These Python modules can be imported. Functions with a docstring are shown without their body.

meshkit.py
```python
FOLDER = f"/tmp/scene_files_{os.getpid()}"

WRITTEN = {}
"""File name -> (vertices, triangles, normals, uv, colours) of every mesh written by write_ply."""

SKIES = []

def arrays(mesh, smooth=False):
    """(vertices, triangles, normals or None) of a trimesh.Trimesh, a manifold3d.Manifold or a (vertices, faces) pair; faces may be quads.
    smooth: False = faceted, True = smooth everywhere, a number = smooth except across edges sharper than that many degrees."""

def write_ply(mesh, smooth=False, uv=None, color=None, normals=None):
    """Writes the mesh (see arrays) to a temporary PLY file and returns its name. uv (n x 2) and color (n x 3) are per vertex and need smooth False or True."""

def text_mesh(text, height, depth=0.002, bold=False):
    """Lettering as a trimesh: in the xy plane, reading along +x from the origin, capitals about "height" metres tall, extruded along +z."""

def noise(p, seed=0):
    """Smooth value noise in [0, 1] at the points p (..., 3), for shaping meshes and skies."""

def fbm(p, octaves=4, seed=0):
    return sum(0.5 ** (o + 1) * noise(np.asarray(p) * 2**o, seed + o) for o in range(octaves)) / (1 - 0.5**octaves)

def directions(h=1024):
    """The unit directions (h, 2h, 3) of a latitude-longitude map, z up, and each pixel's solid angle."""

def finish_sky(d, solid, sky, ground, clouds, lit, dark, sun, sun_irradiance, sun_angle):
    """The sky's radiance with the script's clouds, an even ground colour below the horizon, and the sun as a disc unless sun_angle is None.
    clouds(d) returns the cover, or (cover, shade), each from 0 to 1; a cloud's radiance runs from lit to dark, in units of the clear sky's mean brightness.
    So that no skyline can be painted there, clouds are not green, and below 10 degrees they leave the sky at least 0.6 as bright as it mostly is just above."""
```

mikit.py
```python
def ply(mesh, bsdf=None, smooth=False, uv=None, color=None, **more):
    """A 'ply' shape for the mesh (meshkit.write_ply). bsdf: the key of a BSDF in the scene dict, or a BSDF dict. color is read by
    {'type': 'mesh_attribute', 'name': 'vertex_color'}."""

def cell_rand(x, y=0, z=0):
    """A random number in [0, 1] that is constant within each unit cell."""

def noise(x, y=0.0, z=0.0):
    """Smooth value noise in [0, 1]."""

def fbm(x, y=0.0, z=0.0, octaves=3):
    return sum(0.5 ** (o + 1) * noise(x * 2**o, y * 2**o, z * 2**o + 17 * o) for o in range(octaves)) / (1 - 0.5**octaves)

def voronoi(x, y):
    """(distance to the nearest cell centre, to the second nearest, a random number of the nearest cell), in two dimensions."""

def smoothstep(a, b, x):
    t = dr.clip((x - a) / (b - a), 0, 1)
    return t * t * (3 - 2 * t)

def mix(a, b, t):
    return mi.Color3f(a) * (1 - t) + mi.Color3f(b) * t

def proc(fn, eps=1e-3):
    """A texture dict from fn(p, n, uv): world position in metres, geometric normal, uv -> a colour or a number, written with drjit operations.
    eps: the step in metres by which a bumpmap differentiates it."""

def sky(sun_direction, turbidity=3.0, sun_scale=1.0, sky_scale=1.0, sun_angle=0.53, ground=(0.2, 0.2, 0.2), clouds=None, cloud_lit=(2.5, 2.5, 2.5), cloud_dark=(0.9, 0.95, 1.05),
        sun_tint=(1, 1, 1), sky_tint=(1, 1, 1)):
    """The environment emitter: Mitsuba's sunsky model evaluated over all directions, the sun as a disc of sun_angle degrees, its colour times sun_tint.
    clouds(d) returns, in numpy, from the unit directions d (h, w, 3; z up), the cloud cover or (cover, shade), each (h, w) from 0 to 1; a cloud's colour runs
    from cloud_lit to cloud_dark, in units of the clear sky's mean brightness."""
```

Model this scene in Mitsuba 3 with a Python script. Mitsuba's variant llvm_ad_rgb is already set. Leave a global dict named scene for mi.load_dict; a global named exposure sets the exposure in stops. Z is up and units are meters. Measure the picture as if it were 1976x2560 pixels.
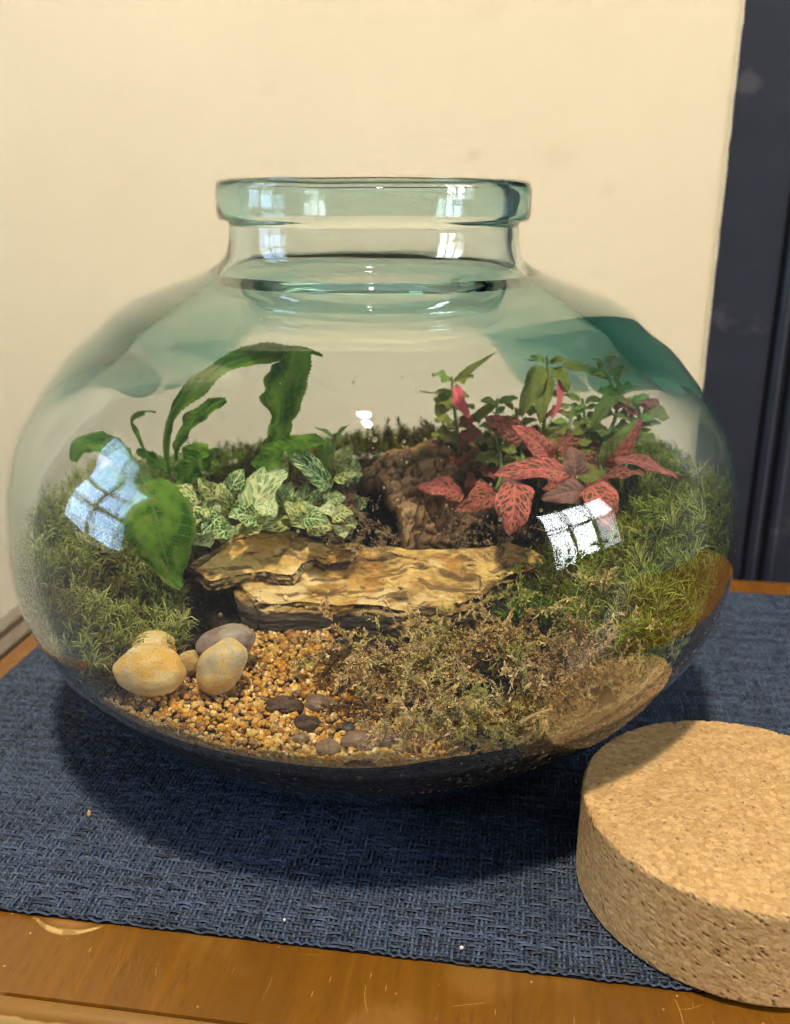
import math
import numpy as np
import shapely
import trimesh
import mitsuba as mi
import drjit as dr
import mikit
import meshkit
from mikit import noise, fbm, voronoi, cell_rand, smoothstep, mix
from scipy.interpolate import PchipInterpolator, RBFInterpolator
from scipy.spatial import cKDTree
from shapely.geometry import Polygon, Point

T = mi.ScalarTransform4f
scene, labels = {}, {}
RNG = np.random.default_rng(7)


def rgb(*v):
    return {'type': 'rgb', 'value': [float(x) for x in v]}


# ------------------------------------------------------------------ camera, lamps, exposure
# The jar stands upright on the origin; the table is turned by 9.6 degrees under it. Metres, z up.
exposure = 2.0
EYE = np.array([0, -.38975, .228])
PITCH, ROLL, YAW = map(math.radians, (18.542, .2723, 1.2946))
FWD = np.array([math.sin(YAW) * math.cos(PITCH), math.cos(YAW) * math.cos(PITCH), -math.sin(PITCH)])
RIGHT = np.array([math.cos(YAW), -math.sin(YAW), 0])
UP = math.cos(ROLL) * np.cross(RIGHT, FWD) - math.sin(ROLL) * RIGHT
scene['camera'] = {'type': 'thinlens', 'fov': 45.78, 'aperture_radius': .0013, 'focus_distance': .30, 'near_clip': .01, 'far_clip': 60.,
                   'to_world': T().look_at(origin=EYE.tolist(), target=(EYE + FWD).tolist(), up=UP.tolist())}
scene['room_light'] = {'type': 'constant', 'radiance': rgb(.052, .053, .052), 'sampling_weight': 3.}
LAMP_AT, LAMP_L = (-.06, -.60, 1.50), (345, 295, 214)
WIN_R, WIN_L = (4.2, 4.4, 4.6), (.85, 1.30, 1.95)

A_T = math.radians(9.6)
E1 = np.array([math.cos(A_T), -math.sin(A_T), 0])
E2 = np.array([math.sin(A_T), math.cos(A_T), 0])


def W(u, v, z=0.):
    return E1 * u + E2 * v + np.array([0, 0, z])


def put(key, mesh, bsdf, smooth=False, **kw):
    scene[key] = mikit.ply(mesh, bsdf, smooth=smooth, **kw)


def tag(key, label=None, category=None, group=None, kind=None):
    d = {k: v for k, v in (('label', label), ('category', category), ('group', group), ('kind', kind)) if v}
    labels[key] = d


COUNT = {}


def numbered(name):
    n = COUNT.get(name, -1) + 1
    COUNT[name] = n
    return name if n == 0 else f'{name}_{n:03d}'


def tbox(u0, u1, v0, v1, z0, z1):
    """A box in the table's own directions."""
    b = trimesh.creation.box(bounds=[[u0, v0, z0], [u1, v1, z1]])
    b.vertices = np.array([W(*p) for p in b.vertices])
    return b


def prism_v(profile, v0, v1):
    """A (u, z) outline swept along the table's depth."""
    m = trimesh.creation.extrude_polygon(Polygon(profile), v1 - v0, engine='earcut')
    p = m.vertices.copy()
    m.vertices = np.array([W(a, v0 + c, b) for a, b, c in p])
    m.fix_normals()
    return m


def prism_u(profile, u0, u1):
    """A (v, z) outline swept along the table's width."""
    m = trimesh.creation.extrude_polygon(Polygon(profile), u1 - u0, engine='earcut')
    p = m.vertices.copy()
    m.vertices = np.array([W(u0 + c, a, b) for a, b, c in p])
    m.fix_normals()
    return m


def emitter(key, mesh, radiance, weight=.3):
    put(key, mesh, {'type': 'diffuse', 'reflectance': rgb(.4, .4, .4)})
    scene[key]['emitter'] = {'type': 'area', 'radiance': rgb(*radiance), 'sampling_weight': weight}


# the lamp over the table: the small warm highlight high on the glass, the shadow on the mat
bulb = trimesh.creation.icosphere(3, .046)
bulb.apply_translation(LAMP_AT)
emitter('ceiling_lamp__bulb', bulb, LAMP_L, 5.)
sock = trimesh.creation.cylinder(.018, .05, sections=32)
sock.apply_translation([LAMP_AT[0], LAMP_AT[1], LAMP_AT[2] + .062])
scene['brass_bsdf'] = {'type': 'twosided', 'b': {'type': 'principled', 'base_color': rgb(.35, .25, .1), 'metallic': .9, 'roughness': .4}}
put('ceiling_lamp__socket', sock, 'brass_bsdf', 30)
tag('ceiling_lamp', 'warm lamp bulb mirrored as the bright spot high on the jar glass', 'lamp')


def window(key, az, el, dist, cols, rows, pw, ph, bar, radiance, off=(), leafy=False):
    """A paned window that faces the jar, az degrees round from the camera's side; its panes are the daylight."""
    a, e = math.radians(az), math.radians(el)
    c = np.array([math.sin(a), -math.cos(a), 0]) * dist + np.array([0, -.1, .14 + dist * math.tan(e)])
    t, n = np.array([math.cos(a), math.sin(a), 0]), np.array([-math.sin(a), math.cos(a), 0])
    z = np.array([0, 0, 1.])
    tw, th = cols * pw + (cols + 1) * bar, rows * ph + (rows + 1) * bar

    def bx(x0, x1, y0, y1, d0, d1):
        b = trimesh.creation.box(bounds=[[x0, y0, d0], [x1, y1, d1]])
        b.vertices = c + np.outer(b.vertices[:, 0], t) + np.outer(b.vertices[:, 1], z) + np.outer(b.vertices[:, 2], n)
        b.fix_normals()
        return b
    bars = []
    for i in range(cols + 1):
        x = -tw / 2 + i * (pw + bar)
        bars.append(bx(x, x + bar, -th / 2, th / 2, 0, .03))
    for j in range(rows + 1):
        y = -th / 2 + j * (ph + bar)
        bars.append(bx(-tw / 2, tw / 2, y, y + bar, .002, .026))
    put(key + '__frame', trimesh.util.concatenate(bars), 'white_paint')
    q = 0
    for i in range(cols):
        for j in range(rows):
            x, y = -tw / 2 + bar + i * (pw + bar), -th / 2 + bar + j * (ph + bar)
            g = (i, j) in off
            emitter(f'{key}__pane' + (f'_{q:03d}' if q else ''), bx(x, x + pw, y, y + ph, .008, .012), [r * (.25 if g else 1) for r in radiance])
            q += 1
    if leafy:
        rr = np.random.default_rng(2)
        q = np.c_[rr.uniform(-tw / 2, tw / 2, 26), -th / 2 + np.abs(rr.normal(0, .11, 26)), rr.uniform(.05, .12, 26)]
        tris = []
        for x, y, d in q:
            an, sz = rr.uniform(0, 6.3), rr.uniform(.05, .12)
            e = np.array([math.cos(an), math.sin(an)]) * sz
            o = np.array([-e[1], e[0]]) * .33
            tris += [[x, y, d], [x + e[0] * .5 + o[0], y + e[1] * .5 + o[1], d + .01], [x + e[0], y + e[1], d], [x + e[0] * .5 - o[0], y + e[1] * .5 - o[1], d]]
        tris = np.array(tris)
        k = np.arange(len(q))[:, None] * 4
        put(key + '__foliage', (c + tris[:, :1] * t + tris[:, 1:2] * z + tris[:, 2:] * n, np.vstack([k + [0, 1, 2], k + [0, 2, 3]])), 'sill_leaf')
        tag(key + '__foliage', kind='stuff')
    tag(key, kind='structure')


scene['sill_leaf'] = {'type': 'twosided', 'b': {'type': 'diffuse', 'reflectance': rgb(.05, .09, .03)}}
scene['white_paint'] = {'type': 'twosided', 'b': {'type': 'principled', 'base_color': rgb(.7, .69, .66), 'roughness': .5}}
window('window', 63, 15, 2.2, 3, 2, .25, .46, .055, WIN_R, off=((2, 0),), leafy=True)
window('window_001', -88, 15, 1.7, 2, 3, .30, .26, .06, WIN_L)

# ------------------------------------------------------------------ walls, trim, door frame
SMUDGES = [(.0245, .253, .007, .35), (.0736, .252, .016, .16), (.104, .233, .006, .2), (.03, .33, .012, .14), (.085, .34, .008, .2), (-.19, .24, .012, .10), (-.1, .29, .008, .1)]


def wall_colour(p, n, uv):
    u = p.x * E1[0] + p.y * E1[1]
    k = fbm(p.x * 9, p.y * 9, p.z * 9, 4)
    c = mix((.68, .58, .41), (.74, .64, .46), k)
    for a, z, r, s in SMUDGES:
        d2 = (dr.square((u - a) / r) + dr.square((p.z - z) / (r * .8)))
        c = mix(c, (.50, .37, .21), s * dr.exp(-d2 * (1.2 + 1.5 * noise(p.x * 160, p.y * 160, p.z * 160))))
    return c


scene['wall_paint'] = {'type': 'twosided', 'b': {'type': 'bumpmap', 'tex': mikit.proc(lambda p, n, uv: fbm(p.x * 420, p.y * 420, p.z * 420, 3), 4e-4), 'scale': .00035,
                       'b': {'type': 'principled', 'base_color': mikit.proc(wall_colour), 'roughness': .7, 'specular': .25}}}
VB, UL, UE = .212, -.226, .169                       # back wall, the ledge at the table's end, the right-hand end of the painted wall
wg = [(u, z) for u in np.linspace(-1.2, UE, 3) for z in np.linspace(-.5, 1.6, 3)]
wm = trimesh.Trimesh([W(u, VB, z) for u, z in wg], [q for i in range(2) for j in range(2) for q in ([i * 3 + j, i * 3 + j + 3, i * 3 + j + 4], [i * 3 + j, i * 3 + j + 4, i * 3 + j + 1])], process=False)
put('wall', wm, 'wall_paint')
tag('wall', kind='structure')
scene['filler'] = {'type': 'twosided', 'b': {'type': 'diffuse', 'reflectance': rgb(.72, .64, .48)}}
# a ragged bead of pale filler where the paint ends
zz = np.linspace(-.1, .62, 240)
ww = .0010 + .0010 * meshkit.fbm(np.c_[zz * 90, zz * 0, zz * 0], 3, 3)
bead = []
for z, w in zip(zz, ww):
    bead += [W(UE - .0004, VB - .0002, z), W(UE + w * .4, VB - .0016, z), W(UE + w, VB + .001, z)]
bf = []
for i in range(len(zz) - 1):
    a = i * 3
    for k in (0, 1):
        bf += [[a + k, a + k + 1, a + k + 4], [a + k, a + k + 4, a + k + 3]]
put('wall__filler_bead', trimesh.Trimesh(bead, bf, process=False), 'filler', True)


def dark_paint(p, n, uv):
    k = fbm(p.x * 60, p.y * 60, p.z * 60, 4)
    s = smoothstep(.66, .8, fbm(p.x * 38 + 5, p.y * 38, p.z * 38, 4))
    return mix(mix((.015, .018, .030), (.022, .026, .042), k), (.09, .09, .11), s * .45)


scene['dark_paint'] = {'type': 'twosided', 'b': {'type': 'principled', 'base_color': mikit.proc(dark_paint), 'roughness': .42, 'specular': .5}}
put('door_frame__casing', tbox(UE + .0022, .2065, VB + .002, VB + .03, -.25, 1.6), 'dark_paint')
for i, u in enumerate((.2135, .2245)):
    prof = [(u + .0036 * math.cos(t), VB + .004 - .0055 * math.sin(t)) for t in np.linspace(0, math.pi, 12)]
    m = trimesh.creation.extrude_polygon(Polygon(prof + [(u - .0036, VB + .012), (u + .0036, VB + .012)]), 1.85, engine='earcut')
    m.vertices = np.array([W(a, b, c - .25) for a, b, c in m.vertices])
    m.fix_normals()
    put('door_frame__bead' + (f'_{i:03d}' if i else ''), m, 'dark_paint', 40)
put('door_frame__panel', tbox(.2068, .60, VB + .012, VB + .03, -.25, 1.6), 'dark_paint')
tag('door_frame', 'black painted door frame with two upright rounded beads beside the cream wall', 'door frame')


def trim_colour(p, n, uv):
    k = fbm(p.x * 300, p.y * 60, p.z * 300, 3)
    return mix((.13, .105, .085), (.21, .175, .15), k)


scene['trim_paint'] = {'type': 'twosided', 'b': {'type': 'principled', 'base_color': mikit.proc(trim_colour), 'roughness': .5}}
put('side_ledge__upper_strip', prism_v([(UL + .0004, -.10), (UL + .0004, .0012), (-.2172, .0012), (-.2165, .0005), (-.2165, -.10)], .012, VB - .03), 'trim_paint')
put('side_ledge__lower_strip', prism_v([(-.2162, -.10), (-.2162, -.0028), (-.2078, -.0028), (-.207, -.0036), (-.207, -.10)], .012, VB - .03), 'trim_paint')
tag('side_ledge', 'grey brown two stepped wooden ledge running beside the table towards the cream wall', 'ledge')

# ------------------------------------------------------------------ table


def uvp(p):
    return p.x * E1[0] + p.y * E1[1], p.x * E2[0] + p.y * E2[1]


def wood_colour(p, n, uv):
    u, v = uvp(p)
    grain = fbm(u * 420 + 3 * fbm(u * 30, v * 8, 0, 2), v * 14, p.z * 60, 5)
    big = fbm(u * 22, v * 6, 3, 3)
    c = mix((.120, .042, .0018), (.200, .080, .0035), grain * .6 + big * .4)
    pores = smoothstep(.60, .72, fbm(u * 1500, v * 210, 1, 3)) * smoothstep(.42, .62, fbm(u * 260, v * 110, 8, 2))
    c = mix(c, (.085, .032, .004), .38 * pores)
    # pale knocks and scratches
    d, e, r = voronoi(u * 210 + 40, v * 150)
    c = mix(c, (.75, .50, .22), smoothstep(.10, .03, d) * smoothstep(.93, .96, r) * .5)
    d, e, r = voronoi(u * 330 + 9, v * 46 + 3)
    c = mix(c, (.66, .40, .13), smoothstep(.08, .02, d) * smoothstep(.80, .85, r) * .4)
    sc = dr.abs(fract_(u * 31 + v * 9 + .6 * fbm(u * 40, v * 40, 2, 2)) - .5)
    c = mix(c, (.62, .36, .12), smoothstep(.008, .0, sc) * smoothstep(.66, .76, noise(u * 90, v * 90, 5)) * .35)
    sc = dr.abs(fract_(v * 47 - u * 6 + .8 * fbm(u * 30, v * 30, 4, 2)) - .5)
    c = mix(c, (.60, .34, .12), smoothstep(.010, .0, sc) * smoothstep(.66, .76, noise(u * 90, v * 90, 15)) * .35)
    worn = smoothstep(.50, .75, fbm(u * 34, v * 34, 7, 4))
    c = mix(c, (.25, .12, .025), worn * .5)
    c = mix(c, (.12, .045, .004), smoothstep(.55, .75, fbm(u * 90 + 7, v * 5, 11, 4)) * .45)
    # the crescent scar beside the mat
    ring = dr.sqrt(dr.square(u + .0787) + dr.square((v + .1404) * 1.15))
    w_ = dr.maximum(.0021 - dr.abs(u + .0787) * .12, 1e-6)
    k = smoothstep(w_ * 1.1, w_ * .3, dr.abs(ring - .0158)) * smoothstep(-.1490, -.1512, v)
    c = mix(c, (.50, .33, .12), k * (.35 + .65 * smoothstep(.30, .55, fbm(u * 300, v * 500, 3, 4))))
    k2 = smoothstep(.0155, .010, ring) * smoothstep(-.1485, -.15, v)
    c = mix(c, (.42, .22, .08), k2 * .5)
    return c


def fract_(x):
    return x - dr.floor(x)


def edge_colour(p, n, uv):
    u, v = uvp(p)
    c = mix((.17, .075, .008), (.24, .115, .018), fbm(u * 40, v * 200, p.z * 700, 3))
    chip = smoothstep(.50, .56, fbm(u * 42 + 3, 0.5, 0.0, 3) + .22 * (noise(u * 300, p.z * 300, 0) - .5)) * smoothstep(.0005, .0012, -.0068 - p.z + .0012 * fbm(u * 160, 1, 1, 2) + .0012)
    c = mix(c, (.48, .30, .11), chip * .9)
    return c


scene['varnished_wood'] = {'type': 'twosided', 'b': {'type': 'bumpmap', 'tex': mikit.proc(lambda p, n, uv: fbm(uvp(p)[0] * 800, uvp(p)[1] * 120, 1, 3), 3e-4), 'scale': .0004,
                           'b': {'type': 'principled', 'base_color': mikit.proc(wood_colour), 'roughness': .36, 'specular': .5, 'clearcoat': .35, 'clearcoat_gloss': .82}}}
scene['edge_wood'] = {'type': 'twosided', 'b': {'type': 'principled', 'base_color': mikit.proc(edge_colour), 'roughness': .4, 'specular': .5}}


def dark_edge(p, n, uv):
    u, v = uvp(p)
    return mix((.085, .036, .007), (.13, .06, .012), fbm(u * 30, v * 30, p.z * 400, 3))


scene['edge_dark_wood'] = {'type': 'twosided', 'b': {'type': 'principled', 'base_color': mikit.proc(dark_edge), 'roughness': .5}}
ZT = -.002
UT0, UT1, VT0, VT1 = -.2018, .62, -.180, .1935
put('wooden_table__top', tbox(UT0, UT1, VT0, VT1, -.03, ZT), 'varnished_wood')
put('wooden_table__edge', prism_u([(VT0 - .0002, ZT - .0012), (VT0 - .0020, ZT - .0014), (VT0 - .0042, ZT - .0026), (VT0 - .0056, ZT - .0052), (VT0 - .0058, ZT - .0085), (VT0 - .0002, ZT - .0085)], UT0 + .001, UT1), 'edge_wood', 35)
put('wooden_table__apron', prism_u([(VT0 - .0002, ZT - .0086), (VT0 - .0054, ZT - .0088), (VT0 - .0046, ZT - .0105), (VT0 - .0046, ZT - .06), (VT0 - .0002, ZT - .06)], UT0 + .001, UT1), 'edge_dark_wood', 35)
tag('wooden_table', 'orange varnished wooden table with a chipped worn front edge', 'table')

# ------------------------------------------------------------------ woven place mat
UM0, UM1, VM0, VM1 = -.190, .262, -.1493, .1700
scene['mat_base'] = {'type': 'twosided', 'b': {'type': 'diffuse', 'reflectance': rgb(.012, .014, .02)}}
scene['yarn'] = {'type': 'twosided', 'b': {'type': 'principled', 'base_color': {'type': 'mesh_attribute', 'name': 'vertex_color'}, 'roughness': .55, 'specular': .35}}
put('place_mat__backing', tbox(UM0 + .0006, UM1 - .0006, VM0 + .0006, VM1 - .0006, ZT + .0002, -.0008), 'mat_base')


def weave():
    pu, pv = .00168, .00138
    nu, nv = int((UM1 - UM0) / pu), int((VM1 - VM0) / pv)
    r = np.random.default_rng(3)
    over = ((np.arange(nu)[:, None] + np.arange(nv)[None]) % 2).astype(float) * 2 - 1      # +1: the warp lies on top
    flip = r.random((nu, nv))
    over = np.where(flip < .16, 1, np.where(flip > .80, -1, over))
    V, F, Cc = [], [], []
    n0 = 0

    def strand(line, z, w, col, along):
        nonlocal n0
        k = len(line)
        side = np.array([1., 0]) if along == 'v' else np.array([0, 1.])
        for s, dz in ((-1, -.00055), (0, 0), (1, -.00055)):
            q = line + side * (s * w / 2)
            V.append(np.c_[q, z + dz])
            Cc.append(col * (1 if s == 0 else .8))
        a = np.arange(k - 1)
        for m in (0, 1):
            o = n0 + m * k
            F.append(np.c_[o + a, o + k + a, o + k + a + 1])
            F.append(np.c_[o + a, o + k + a + 1, o + a + 1])
        n0 += 3 * k
    light, mid, dark = np.array([.060, .091, .162]), np.array([.031, .048, .092]), np.array([.010, .014, .026])

    def colours(n, bias):
        t = np.clip(np.repeat(r.random(n // 5 + 2), 5)[:n] * .6 + r.random() * .55 + bias, 0, 1)[:, None]
        c = np.where(t < .5, dark + (mid - dark) * t * 2, mid + (light - mid) * (t * 2 - 1))
        return c * (.92 + .16 * r.random((n, 1)))
    for i in range(nu):
        v = VM0 + pv * (np.arange(nv) + .5)
        u = UM0 + pu * (i + .5) + .00022 * np.sin(v * 260 + r.random() * 6) + r.normal(0, .00012, nv)
        z = -.0001 + .00042 * over[i] + r.normal(0, .00006, nv)
        line = np.repeat(np.c_[u, v], 2, 0)[:-1]
        line[1::2] = (line[:-1:2] + line[2::2]) / 2
        zl = np.repeat(z, 2)[:-1]
        zl[1::2] = (zl[:-1:2] + zl[2::2]) / 2
        strand(line, zl, pu * .62, np.repeat(colours(nv, .12), 2, 0)[:-1], 'v')
    for j in range(nv):
        u = UM0 + pu * (np.arange(nu) + .5)
        v = VM0 + pv * (j + .5) + .0002 * np.sin(u * 300 + r.random() * 6) + r.normal(0, .0001, nu)
        z = -.0001 - .00042 * over[:, j] + r.normal(0, .00006, nu)
        line = np.repeat(np.c_[u, v], 2, 0)[:-1]
        line[1::2] = (line[:-1:2] + line[2::2]) / 2
        zl = np.repeat(z, 2)[:-1]
        zl[1::2] = (zl[:-1:2] + zl[2::2]) / 2
        strand(line, zl, pv * .80, np.repeat(colours(nu, -.06), 2, 0)[:-1], 'u')
    V, F, Cc = np.vstack(V), np.vstack(F), np.vstack(Cc)
    P = V[:, :1] * E1 + V[:, 1:2] * E2
    P[:, 2] = V[:, 2]
    return P, F, Cc


P, F, Cc = weave()
put('place_mat__weave', (P, F), 'yarn', True, color=Cc)
tag('place_mat', 'blue grey woven place mat spread under the jar and the cork lid', 'place mat')
tag('place_mat__weave', kind='stuff')

# ------------------------------------------------------------------ cork lid


def worley(p, per, stretch, seed):
    """Per point: nearest distance, gap to the second, the cell's random numbers. Cells are about 1/per metres, stretched."""
    r = np.random.default_rng(seed)
    q = np.asarray(p) / np.asarray(stretch)
    lo, hi = q.min(0) - .004, q.max(0) + .004
    n = int(min(np.prod((hi - lo) * per), 400000)) + 8
    seeds = lo + r.random((n, 3)) * (hi - lo)
    d, i = cKDTree(seeds).query(q, k=2)
    return d[:, 0] * per, (d[:, 1] - d[:, 0]) * per, r.random((n, 4))[i[:, 0]]


scene['cork_bsdf'] = {'type': 'twosided', 'b': {'type': 'principled', 'base_color': {'type': 'mesh_attribute', 'name': 'vertex_color'}, 'roughness': .75, 'specular': .2}}


def cork_colour(p, seed, side):
    warp = np.stack([meshkit.fbm(p * 260, 3, seed + k) for k in range(3)], -1) - .5
    q = p + warp * .0016
    d, g, c = worley(q, 560, (1.25, 1.0, .75), seed)
    d2, g2, c2 = worley(q, 900, (1, 1, 1), seed + 5)
    t = np.clip(.55 * c[:, 0] + .25 * c2[:, 0] + .35 * meshkit.fbm(p * 1500, 2, seed) - .1, 0, 1)[:, None]
    a, b = np.array([.385, .220, .085]), np.array([.65, .440, .215])
    col = a + (b - a) * t
    gap = np.clip(1 - g / .13, 0, 1)[:, None]
    col = col * (1 - .36 * gap) + np.array([.20, .10, .035]) * .36 * gap
    fleck = ((c2[:, 3] > .985) * np.clip(1.5 - 1.4 * d2, 0, 1) * .7)[:, None]
    col = col * (1 - fleck) + np.array([.20, .10, .045]) * fleck
    pit = ((c2[:, 1] > .965) * np.clip(1.3 - d2 * 2.2, 0, 1))[:, None]
    if side:
        pit = ((c2[:, 1] > .80 + .22 * meshkit.fbm(p * 300, 3, 31)) * np.clip(1.4 - d2 * 2.0, 0, 1))[:, None]
    col = col * (1 - .75 * pit) + np.array([.10, .045, .015]) * .75 * pit
    h = -.00013 * gap[:, 0] - .0006 * pit[:, 0] + .00013 * (c[:, 2] - .5) + .00018 * (meshkit.fbm(p * 1400, 2, 9) - .5)
    return np.clip(col, .01, .9), h


CK, CR, CZ0, CZ1 = np.array([.1247, -.1224]), .0537, .0002, .0338


def cork():
    na = 640
    prof = [(r, CZ1, 0., 1.) for r in np.linspace(.0004, CR - .0009, 100)]
    prof += [(CR - .0005, CZ1 - .0001, .5, .86), (CR - .0001, CZ1 - .0005, .86, .5)]
    prof += [(CR, z, 1., 0.) for z in np.linspace(CZ1 - .001, CZ0 + .0008, 66)] + [(CR - .0006, CZ0, .7, -.7), (CR * .5, CZ0, 0, -1), (.0004, CZ0, 0, -1)]
    a = np.linspace(0, 2 * np.pi, na, endpoint=False)
    pr = np.array(prof)
    r, z, nr, nz = (np.repeat(pr[:, k][:, None], na, 1) for k in range(4))
    cs, sn = np.cos(a)[None], np.sin(a)[None]
    p = np.stack([r * cs, r * sn, z], -1).reshape(-1, 3)
    n = np.stack([nr * cs, nr * sn, nz], -1).reshape(-1, 3)
    side = (n[:, 2] < .5)
    ct, ht = cork_colour(p, 11, False)
    cs_, hs = cork_colour(p, 11, True)
    col, h = np.where(side[:, None], cs_ * .93, ct), np.where(side, hs, ht)
    near = np.exp(-(((np.hypot(p[:, 0], p[:, 1]) - CR) ** 2 + (p[:, 2] - CZ1) ** 2) / .0011 ** 2))
    chip = np.clip(meshkit.fbm(p * 700, 3, 4) - .52, 0, 1) * near * .006
    p = p + n * h[:, None] - n * chip[:, None]
    i = np.arange(len(prof) - 1)[:, None] * na
    j = np.arange(na)[None]
    jn = (j + 1) % na
    f = np.stack([i + j, i + na + j, i + na + jn, i + jn], -1).reshape(-1, 4)
    p[:, 0] += CK[0]
    p[:, 1] += CK[1]
    return (p, f), col


cm, cc = cork()
put('cork_stopper', cm, 'cork_bsdf', True, color=cc)
tag('cork_stopper', 'round granulated cork lid lying on the mat beside the jar', 'stopper')

# ------------------------------------------------------------------ the glass jar
OUT = np.array([(.0, .058), (.0008, .066), (.003, .075), (.007, .084), (.012, .0917), (.016, .097), (.020, .1024), (.024, .1075), (.028, .112), (.032, .1166), (.036, .121), (.04, .1249), (.046, .130), (.052, .1347),
                (.06, .1400), (.068, .1440), (.08, .1483), (.092, .1498), (.1, .15), (.11, .1495), (.12, .1483), (.13, .146), (.14, .1425), (.15, .1365), (.156, .1325), (.164, .1263), (.172, .1192), (.18, .109),
                (.186, .1025), (.192, .0905), (.1955, .0805), (.1985, .072), (.201, .0660), (.204, .0612), (.208, .0585), (.213, .0575), (.219, .0573)])[:, ::-1]


def resample(p, step):
    d = np.r_[0, np.cumsum(np.linalg.norm(np.diff(p, axis=0), axis=1))]
    s = np.linspace(0, d[-1], int(d[-1] / step))
    return np.c_[PchipInterpolator(d, p[:, 0])(s), PchipInterpolator(d, p[:, 1])(s)]


OUTER = resample(OUT, .0013)
WALL_T = PchipInterpolator([0, .01, .03, .06, .1, .14, .165, .185, .2, .21, .22], [.004, .0032, .0024, .0016, .0014, .0016, .0022, .0032, .0044, .0042, .004])(OUTER[:, 1])
tn = np.gradient(OUTER, axis=0)
tn /= np.linalg.norm(tn, axis=1)[:, None]
NRM = np.c_[tn[:, 1], -tn[:, 0]]
INNER = OUTER - NRM * WALL_T[:, None]
RIM = np.array([(.0573, .2195), (.0604, .2199), (.0614, .2208), (.0618, .2226), (.0619, .2270), (.0618, .2314), (.0614, .2333), (.0604, .2344), (.0588, .2347), (.0550, .2346), (.0534, .2340), (.0526, .2325), (.0523, .2300), (.0522, .226), (.0522, .22)])
BULGE = np.array([(.152, 0), (.160, .004), (.170, .024), (.179, .034), (.187, .020), (.197, .003), (.205, 0)])


def inner_r(z):
    return np.interp(z, INNER[:, 1], INNER[:, 0])


def sst(a, b, x):
    t = np.clip((x - a) / (b - a), 0, 1)
    return t * t * (3 - 2 * t)


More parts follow.
